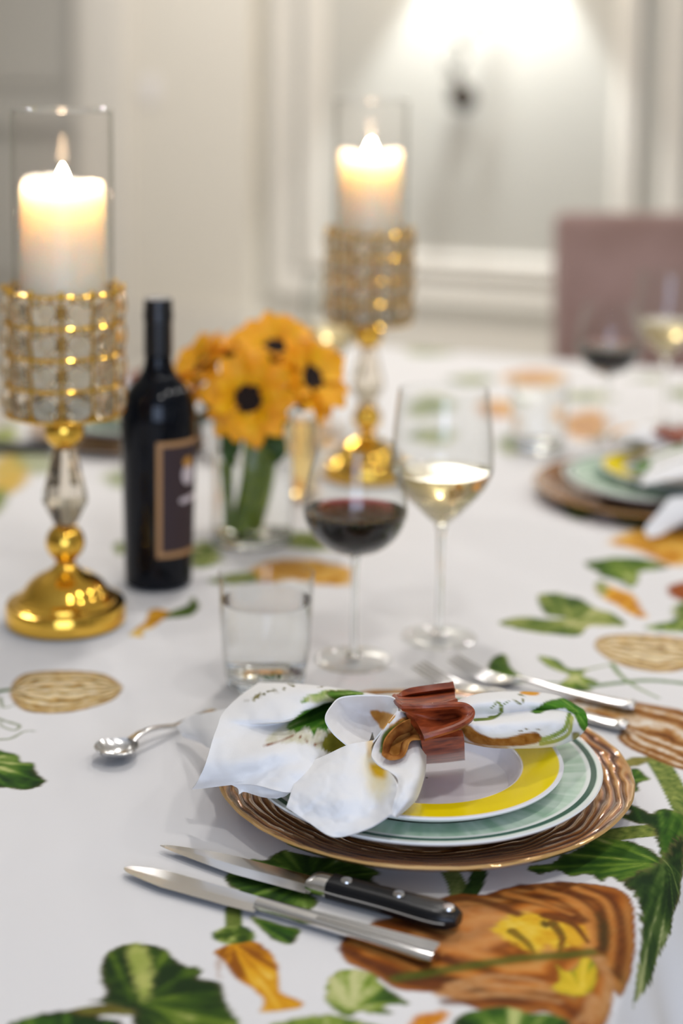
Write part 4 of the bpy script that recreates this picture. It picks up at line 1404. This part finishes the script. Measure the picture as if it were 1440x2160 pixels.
def tumbler(name, label, loc, water=.085):
    t = thing(name, label, 'tumbler', loc, 0, 'water tumblers')
    inner = [(.0370, .0150), (.0395, .035), (.0415, .06), (.0440, .111)]
    make('glass_wall', lathe([(.0360, .013), (.0382, .014), (.0412, .035), (.0430, .06), (.0454, .111), (.0447, .1118), (.0440, .111), (.0416, .06), (.0397, .035), (.0372, .0148)], 64), M['thin'], t)
    b = make('base', lathe([(0, .0003), (.0300, .0003), (.0345, .0022), (.0368, .0065), (.0378, .0125), (.0365, .0138), (.034, .0132), (0, .0128)], 64), M['glass'], t)
    fix_normals(b)
    wt = make('water', lathe([(0, .0150), (.0345, .0150), (.0366, .0162), (.0390, .035), (.0409, .06), (.0409 + (water - .06) * .047, water + .0006), (.0405 + (water - .06) * .047, water), (.02, water), (0, water)], 64), M['water'], t)
    fix_normals(wt)
    return t


TG = tumbler('water_tumbler', 'straight clear tumbler of water beside the red wine', on_table(560, 1448))

# ------------------------------------------------------------------ wine bottle
BP = on_table(334, 1229)
bt = thing('wine_bottle', 'dark full wine bottle with tan bordered label beside the sunflowers', 'bottle', BP)
BPR = [(0, .0015), (.030, .0005), (.0362, .003), (.0380, .009), (.0390, .06), (.0412, .14), (.0425, .185), (.0418, .200), (.0385, .215), (.0300, .2285), (.0210, .2385), (.0162, .2500), (.0150, .262)]
make('body', lathe(smooth_prof(BPR, 5)[:-1] + [(.0150, .262), (.0149, .300), (0, .300)], 72), M['bottle'], bt)
make('capsule', lathe([(.0152, .262), (.0160, .2622), (.0158, .290), (.0156, .300), (.0166, .3005), (.0166, .310), (.0158, .3115), (.0157, .322), (.0150, .3245), (0, .3248), (0, .3235), (.0148, .3230), (.0150, .2625)], 48), M['capsule'], bt)
brz, brr = [z for r, z in BPR], [r for r, z in BPR]
to_cam = math.atan2(-BP.y, -BP.x)


def on_bottle(a, z, lift):
    r = np.interp(z, brz[3:9], brr[3:9]) + lift
    return (r * math.cos(a), r * math.sin(a), z)


def bpatch(a0, a1, z0, z1, lift, na=24, nz=6):
    P = [on_bottle(to_cam + a, z, lift) for z in np.linspace(z0, z1, nz) for a in np.linspace(a0, a1, na)]
    return np.array(P), [tuple(x) for x in grid_faces(nz, na)]


LA0, LA1, LZ0, LZ1 = math.radians(-3), math.radians(118), .040, .1715
lb = make('label', bpatch(LA0, LA1, LZ0, LZ1, .0005, 40, 10), M['label'], bt)
bw_, ba = .0058, .0058 / .041
lbd = make('label_border', merge(bpatch(LA0, LA1, LZ0, LZ0 + bw_, .0009), bpatch(LA0, LA1, LZ1 - bw_, LZ1, .0009), bpatch(LA0, LA0 + ba, LZ0 + bw_, LZ1 - bw_, .0009, 5, 10), bpatch(LA1 - ba, LA1, LZ0 + bw_, LZ1 - bw_, .0009, 5, 10)), M['tan'], lb)
lbd['label'] = 'tan border of the label'
rad = math.radians


def bdisc(a, z, ra, rz_, lift):
    P = [on_bottle(to_cam + a, z, lift)] + [on_bottle(to_cam + a + ra * math.cos(t) / .0415, z + rz_ * math.sin(t), lift) for t in np.linspace(0, 2 * math.pi, 20, endpoint=False)]
    return P, [(0, k + 1, (k + 1) % 20 + 1) for k in range(20)]


make('label_emblem', bdisc(rad(52), .132, .010, .012, .0010), M['label_white'], lb)
make('label_emblem_top', bdisc(rad(50), .146, .007, .006, .0011), M['label_orange'], lb)
make('label_mark', merge(bdisc(rad(44), .103, .007, .0035, .0010), bdisc(rad(60), .104, .008, .004, .0010), bdisc(rad(76), .104, .007, .004, .0010)), M['label_white'], lb)

# ------------------------------------------------------------------ candlesticks
HOLDER_PR = [(0, .0004), (.0600, .0004), (.0622, .0022), (.0625, .0190), (.0612, .0216), (.0560, .0222), (.0535, .0238), (.0530, .0268), (.0500, .0290), (.0465, .0305), (.0430, .0360), (.0380, .0430), (.0300, .0490), (.0190, .0545), (.0125, .0595), (.0100, .0640), (.0108, .0668)]


def candlestick(name, label, loc, group):
    t = thing(name, label, 'candlestick', loc, 0.13, group)
    make('base', lathe(HOLDER_PR + [(0, .0670)], 72), M['gold'], t)
    make('ball', lathe([(.0205 * math.sin(a), .0855 - .0205 * math.cos(a)) for a in np.linspace(0.001, math.pi - .001, 24)], 40), M['gold'], t)
    make('crystal_stem', lathe([(0, .1050), (.0115, .1052), (.0235, .1290), (.0225, .1400), (.0112, .1855), (0, .1858)], 8), M['crystal'], t, smooth=False)
    make('upper_ball', lathe([(.0210 * math.sin(a), .2050 - .0205 * math.cos(a)) for a in np.linspace(0.001, math.pi - .001, 24)], 40), M['gold'], t)
    make('cup_plate', lathe([(0, .2235), (.054, .2235), (.0575, .2245), (.0575, .2262), (.054, .2268), (0, .2268)], 64), M['gold'], t)
    rc, z0, rh, nc = .0605, .2245, .0318, 12
    parts = []
    for k in range(5):
        z = z0 + rh * k
        parts.append(tube([(rc * math.cos(a), rc * math.sin(a), z) for a in np.linspace(0, 2 * math.pi, 49)], .0018, 8, False))
    for k in range(nc):
        a = 2 * math.pi * k / nc
        parts.append(tube([(rc * math.cos(a), rc * math.sin(a), z0 + rh * u) for u in np.linspace(0, 4, 9)], .0018, 8))
        parts.append(xf(lathe([(.0032 * math.sin(b), -.0032 * math.cos(b)) for b in np.linspace(0.01, math.pi - .01, 8)], 10), Matrix.Translation((rc * math.cos(a), rc * math.sin(a), z0 + rh * 4 + .003))))
    make('cup_frame', merge(*parts), M['gold'], t)
    ring_ = lambda h, y: [(h * math.cos(math.pi / 8 + k * math.pi / 4) / math.cos(math.pi / 8) , y, h * math.sin(math.pi / 8 + k * math.pi / 4) / math.cos(math.pi / 8)) for k in range(8)]
    bead = loft([ring_(.0070, -.0055), ring_(.0140, -.0012), ring_(.0140, .0012), ring_(.0070, .0055)])
    b0 = None
    for r in range(4):
        for k in range(nc):
            a = 2 * math.pi * (k + .5) / nc
            if b0 is None:
                b = b0 = make('crystal', bead, M['crystal'], t, smooth=False)
                fix_normals(b0)
            else:
                b = b0.copy()
                COL.objects.link(b)
            b.location = ((rc - .001) * math.cos(a), (rc - .001) * math.sin(a), z0 + rh * (r + .5))
            b.rotation_euler = (0, 0, a - math.pi / 2)
    return t


def hurricane(name, label, loc):
    o = make(name, lathe([(.0500, 0), (.0515, .0002), (.0515, .3070), (.0508, .3082), (.0500, .3070)], 72, True), M['hurricane'], loc=loc)
    make('rim', tube([(.0508 * math.cos(a), .0508 * math.sin(a), .3075) for a in np.linspace(0, 2 * math.pi, 65)], .0013, 8, False), M['glass'], o)
    return set_props(o, label, 'candle shade', 'glass cylinders around the candles')


def candle(name, label, loc, seed, h=.238):
    t = thing(name, label, 'candle', loc, 0, 'lit pillar candles')
    rs = [.001, .030, .0415, .0428, .0430, .0430, .0428, .0420, .0400, .0385, .0365, .030, .018, .001]
    zs = [0, 0, 0, .0015, .02, h - .06, h - .012, h - .003, h, h - .002, h - .010, h - .017, h - .019, h - .0195]
    wt = np.array([0, 0, 0, 0, 0, 0, .5, 1, 1, 1, .6, .2, 0, 0])[:, None]
    geo, R, A = polar(rs, zs, 80, lambda R, A: wt * (.009 * (fbm(np.cos(A) * 1.6 + seed, np.sin(A) * 1.6 + seed, 3) - .5) + .0035 * np.sin(A * 2 + seed)))
    make('wax_body', geo, M['wax'], t)
    make('wick', tube([(0, 0, h - .021), (.0004, 0, h - .012), (.0015, .0005, h - .006)], .0008, 6), M['wick'], t)
    fl = make('flame', lathe(smooth_prof([(.0002, h - .016), (.0055, h - .012), (.0078, h - .006), (.0068, h + .002), (.0036, h + .010), (.0002, h + .016)], 6), 20), M['flame'], t)
    return t


for k, (px, py) in enumerate(((139, 1310), (772, 1004))):
    p = on_table(px, py)
    suf = '' if k == 0 else '.001'
    candlestick('candlestick' + suf, ('gold and crystal candlestick beside the dark wine bottle', 'blurred gold and crystal candlestick behind the red wine and sunflowers')[k], p, 'gold crystal candlesticks')
    candle('pillar_candle' + suf, ('thick ivory candle burning in the candlestick beside the bottle', 'thick ivory candle burning in the blurred candlestick behind the flowers')[k], p + Vector((0, 0, .2272)), 3.1 + 5 * k)
    hurricane('hurricane_glass' + suf, ('clear glass cylinder on the candlestick beside the bottle', 'clear glass cylinder on the blurred candlestick behind the flowers')[k], p + Vector((0, 0, .2271)))

# ------------------------------------------------------------------ vase of sunflowers
VP = on_table(532, 1140)
vs_ = thing('glass_vase', 'clear glass cylinder vase holding the sunflowers behind the tumbler', 'vase', VP)
make('glass_wall', lathe([(.0475, .010), (.0490, .009), (.0500, .012), (.0502, .165), (.0495, .166), (.0488, .165), (.0486, .0125)], 64), M['thin'], vs_)
b = make('base', lathe([(0, .0003), (.044, .0003), (.0485, .002), (.0498, .0085), (.048, .0092), (0, .0088)], 64), M['glass'], vs_)
fix_normals(b)
b = make('water', lathe([(0, .0130), (.0470, .0130), (.0480, .0145), (.0482, .1050), (.030, .1045), (0, .1045)], 64), M['water'], vs_)
fix_normals(b)


def petal_geo(L, W, lift, curl):
    rows = []
    for u in np.linspace(0, 1, 7):
        wd = W * (math.sin(math.pi * (u * .86 + .10))) ** .8 * (1 if u < .99 else .25)
        z = lift * math.sin(u * 1.9) - curl * u * u
        rows.append([(.017 + u * L * .9, -wd, z + .0012), (.017 + u * L * .9, 0, z - .0012), (.017 + u * L * .9, wd, z + .0012)])
    P = patch(rows, 9, 5)
    return thick_sheet(P, 9, 5, .0006)


PETALS = []
for L, W, lf, cu in ((.040, .0120, .008, .006), (.037, .0124, .012, .012), (.034, .0116, .016, .004), (.041, .0112, .004, .010)):
    o = make('petal', petal_geo(L, W, lf, cu), M['petal'])
    PETALS.append(o.data)
    bpy.data.objects.remove(o)


def sunflower(name, label, head, face, size, stem_to, rng):
    t = thing(name, label, 'sunflower', head, 0, 'sunflowers in the vase')
    q = Vector(face).to_track_quat('Z', 'Y')
    t.rotation_mode = 'QUATERNION'
    t.rotation_quaternion = q
    t.scale = (size,) * 3
    MW = Matrix.Translation(head) @ q.to_matrix().to_4x4() @ Matrix.Scale(size, 4)
    inv = MW.inverted()
    make('seed_disc', lathe([(0, .0040), (.008, .0060), (.015, .0064), (.0195, .0035), (.0200, -.001), (.012, -.004), (0, -.005)], 32), M['disc'], t)
    for ringn, (n, tilt, sc_) in enumerate(((14, 0.06, 1.0), (13, .32, .9))):
        for k in range(n):
            o = bpy.data.objects.new('petal', PETALS[rng.randrange(4)])
            COL.objects.link(o)
            o.parent = t
            a = 2 * math.pi * (k + .5 * ringn + rng.uniform(-.2, .2)) / n
            o.rotation_euler = Euler((rng.uniform(-.3, .3), -tilt + rng.uniform(-.16, .16), a), 'XYZ')
            s = sc_ * rng.uniform(.88, 1.1)
            o.scale = (s, s, s)
            o.location = (0, 0, -.001 + .001 * ringn)
    make('sepal', lathe([(0, -.0052), (.014, -.005), (.024, .0005), (.025, -.001), (.015, -.009), (.006, -.013), (0, -.014)], 24), M['leafgreen'], t)
    hb = head - Vector(face).normalized() * .012 * size
    mid = Vector((hb.x * .55 + stem_to.x * .45, hb.y * .55 + stem_to.y * .45, VP.z + .15))
    path = cr(np.array([hb, hb - Vector(face).normalized() * .02, mid, stem_to]), 22)
    make('stem', tube([inv @ Vector(p) for p in path], .0048 / size, 8), M['green'], t)
    return t


rng = random.Random(5)
for nm, lab, px, py, y, fc, sz, so_ in (
        ('sunflower', 'sunflower facing forward with its dark centre in full view', 526, 840, 1.800, (-.06, -1, .16), 1.10, (.004, -.02)),
        ('sunflower.001', 'sunflower leaning over the bottle shoulder', 432, 776, 1.875, (-.75, -.25, .6), 0.99, (-.012, .0)),
        ('sunflower.002', 'topmost sunflower at the middle of the bunch', 580, 742, 1.880, (.05, -.5, .9), 1.08, (.0, .012)),
        ('sunflower.003', 'sunflower drooping at the candlestick side of the bunch', 652, 800, 1.850, (.62, -.55, .5), 1.08, (.014, -.008)),
        ('sunflower.004', 'upper sunflower just above the drooping one', 628, 748, 1.925, (.45, -.05, .9), 1.03, (.016, .012)),
        ('sunflower.005', 'sunflower half hidden between the bottle side bloom and the topmost one', 492, 748, 1.930, (-.2, .0, .95), 1.03, (-.014, .014))):
    hd_ = at_depth(px, py, y * 1.035)
    st = VP + Vector((so_[0] * .9 - .012, so_[1] * .9, .017))
    sunflower(nm, lab, hd_, fc, sz, st, rng)


def leaf_blade(path, wmax, droop):
    P = []
    path = cr(np.array([list(p) for p in path]), 12)
    for i, p in enumerate(path):
        u = i / 11
        wd = wmax * math.sin(math.pi * (u * .93 + .04)) ** .7
        tg = Vector(path[min(i + 1, 11)] - path[max(i - 1, 0)]).normalized()
        s = tg.cross(Vector((0, -.5, 1))).normalized()
        for v in np.linspace(-1, 1, 5):
            P.append(np.array(p) + np.array(s) * wd * v + np.array((0, 0, droop * v * v)))
    return thick_sheet(np.array(P), 12, 5, .0006)


VC = Vector((VP.x, VP.y, 0))
for nm, lab, pts, wd in (
        ('flower_leaf', 'dark green leaf under the drooping sunflower', ((600, 905, 1.86), (612, 880, 1.845), (628, 862, 1.835), (640, 868, 1.83)), .010),
        ('flower_leaf.001', 'dark green leaf behind the bottle shoulder under the blooms', ((450, 880, 1.88), (432, 850, 1.87), (416, 830, 1.865), (404, 838, 1.86)), .009),
        ('flower_leaf.002', 'green leaf hanging at the vase mouth below the forward bloom', ((505, 900, 1.865), (490, 930, 1.845), (486, 962, 1.848), (492, 985, 1.852)), .013),
        ('flower_leaf.003', 'green leaf at the vase mouth on the side of the drooping bloom', ((560, 905, 1.865), (580, 930, 1.850), (584, 960, 1.848), (575, 985, 1.853)), .012)):
    o = make(nm, leaf_blade([at_depth(q[0], q[1], q[2] * 1.035) for q in pts], wd, .002), M['leafgreen'])
    set_props(o, lab, 'leaf', 'sunflower leaves')
# stems packed in the water
for k in range(9):
    a = k * 2.4
    r = .006 + .0016 * k
    o = make('flower_stalk', tube(cr(np.array([VP + Vector((r * .8 * math.cos(a) - .010, r * .8 * math.sin(a), .016)), VP + Vector((r * math.cos(a + .4) + .002, r * math.sin(a + .4), .075)), VP + Vector((r * 1.25 * math.cos(a + .7) + .010, r * 1.25 * math.sin(a + .7), .158))]), 14), .0052, 8), M['green'])
    set_props(o, 'green cut stalk standing in the vase water among the others', 'flower stalk', 'stalks in the vase')

# slim glass of amber drink between vase and second candlestick
AP = on_table(632, 1052)
ag = thing('slim_glass', 'slim glass of amber drink between the vase and the blurred candlestick', 'glass', AP)
make('glass_wall', lathe([(0, .0003), (.0195, .0003), (.0210, .002), (.0250, .122), (.0243, .1225), (.0238, .122), (.0200, .008), (0, .0075)], 40), M['thin'], ag)
b = make('drink', lathe([(0, .0085), (.0190, .0085), (.0224, .108), (0, .108)], 40), M['amber'], ag)
fix_normals(b)


# ------------------------------------------------------------------ far place settings
def setting(cx, cy, rot, where, k):
    base = Vector((cx, cy, TABLE_Z))
    Rm = Matrix.Rotation(rot, 4, 'Z')
    for src, lab in ((charger, 'rippled bronze glass charger under the plates ' + where), (dinner, 'sage green dinner plate with dark rim line ' + where), (salad, 'white salad plate with yellow rim ' + where),
                     (napkin, 'printed cloth napkin gathered through a ring ' + where), (ring, 'wooden napkin ring around the napkin ' + where)):
        off = Rm @ (src.location - PC)
        dup(src, loc=base + off, rotz=rot, label=lab)


FR = at(1385, 1022, .02)
setting(FR.x, FR.y, math.radians(102), 'before the mauve chair', 1)
FL = at(290, 893, .02)
setting(FL.x, FL.y, math.radians(150), 'behind the candlestick and bottle', 2)
fk = dup(ks, loc=on_table(38, 934) + Vector((0, 0, .0004)), rotz=math.radians(0), label='steak knife whose black handle shows behind the near candlestick stem')
fk.rotation_euler = (0, 0, math.radians(173))
fk.location = on_table(310, 965)
RG2 = dup(RG, loc=on_table(1277, 932), label='blurred glass of red wine before the mauve chair')
WG2 = dup(WG, loc=on_table(1398, 905), label='blurred glass of white wine before the mauve chair')
WG3 = dup(WG, loc=on_table(700, 915), label='blurred glass of white wine behind the sunflowers beside the far candlestick')
TG2 = dup(TG, loc=on_table(1135, 950), label='blurred tumbler of water beside the far plates')


# ------------------------------------------------------------------ chairs
def chair(name, label, loc, rz):
    t = thing(name, label, 'chair', loc, rz, 'mauve dining chairs')
    make('seat', box(-.25, .25, -.25, .24, .40, .49, .03), M['mauve'], t)
    rows = []
    make('backrest', xf(box(-.25, .25, -.045, .045, .44, 1.0, .028), Matrix.Translation((0, .245, 0)) @ Matrix.Rotation(math.radians(-5), 4, 'X')), M['mauve'], t)
    for x in (-.21, .21):
        for y, sl in ((-.20, 0), (.21, .04)):
            make('leg', tube([(x, y + sl, 0.0), (x, y, .41)], [.016, .022], 8), M['darkwood'], t)
    return t


cl = at_depth(1182, 460, 3.75)
CH = chair('dining_chair', 'mauve upholstered dining chair at the far end of the table', Vector((cl.x + .245 + .065, 3.75, -.02)), math.radians(6))
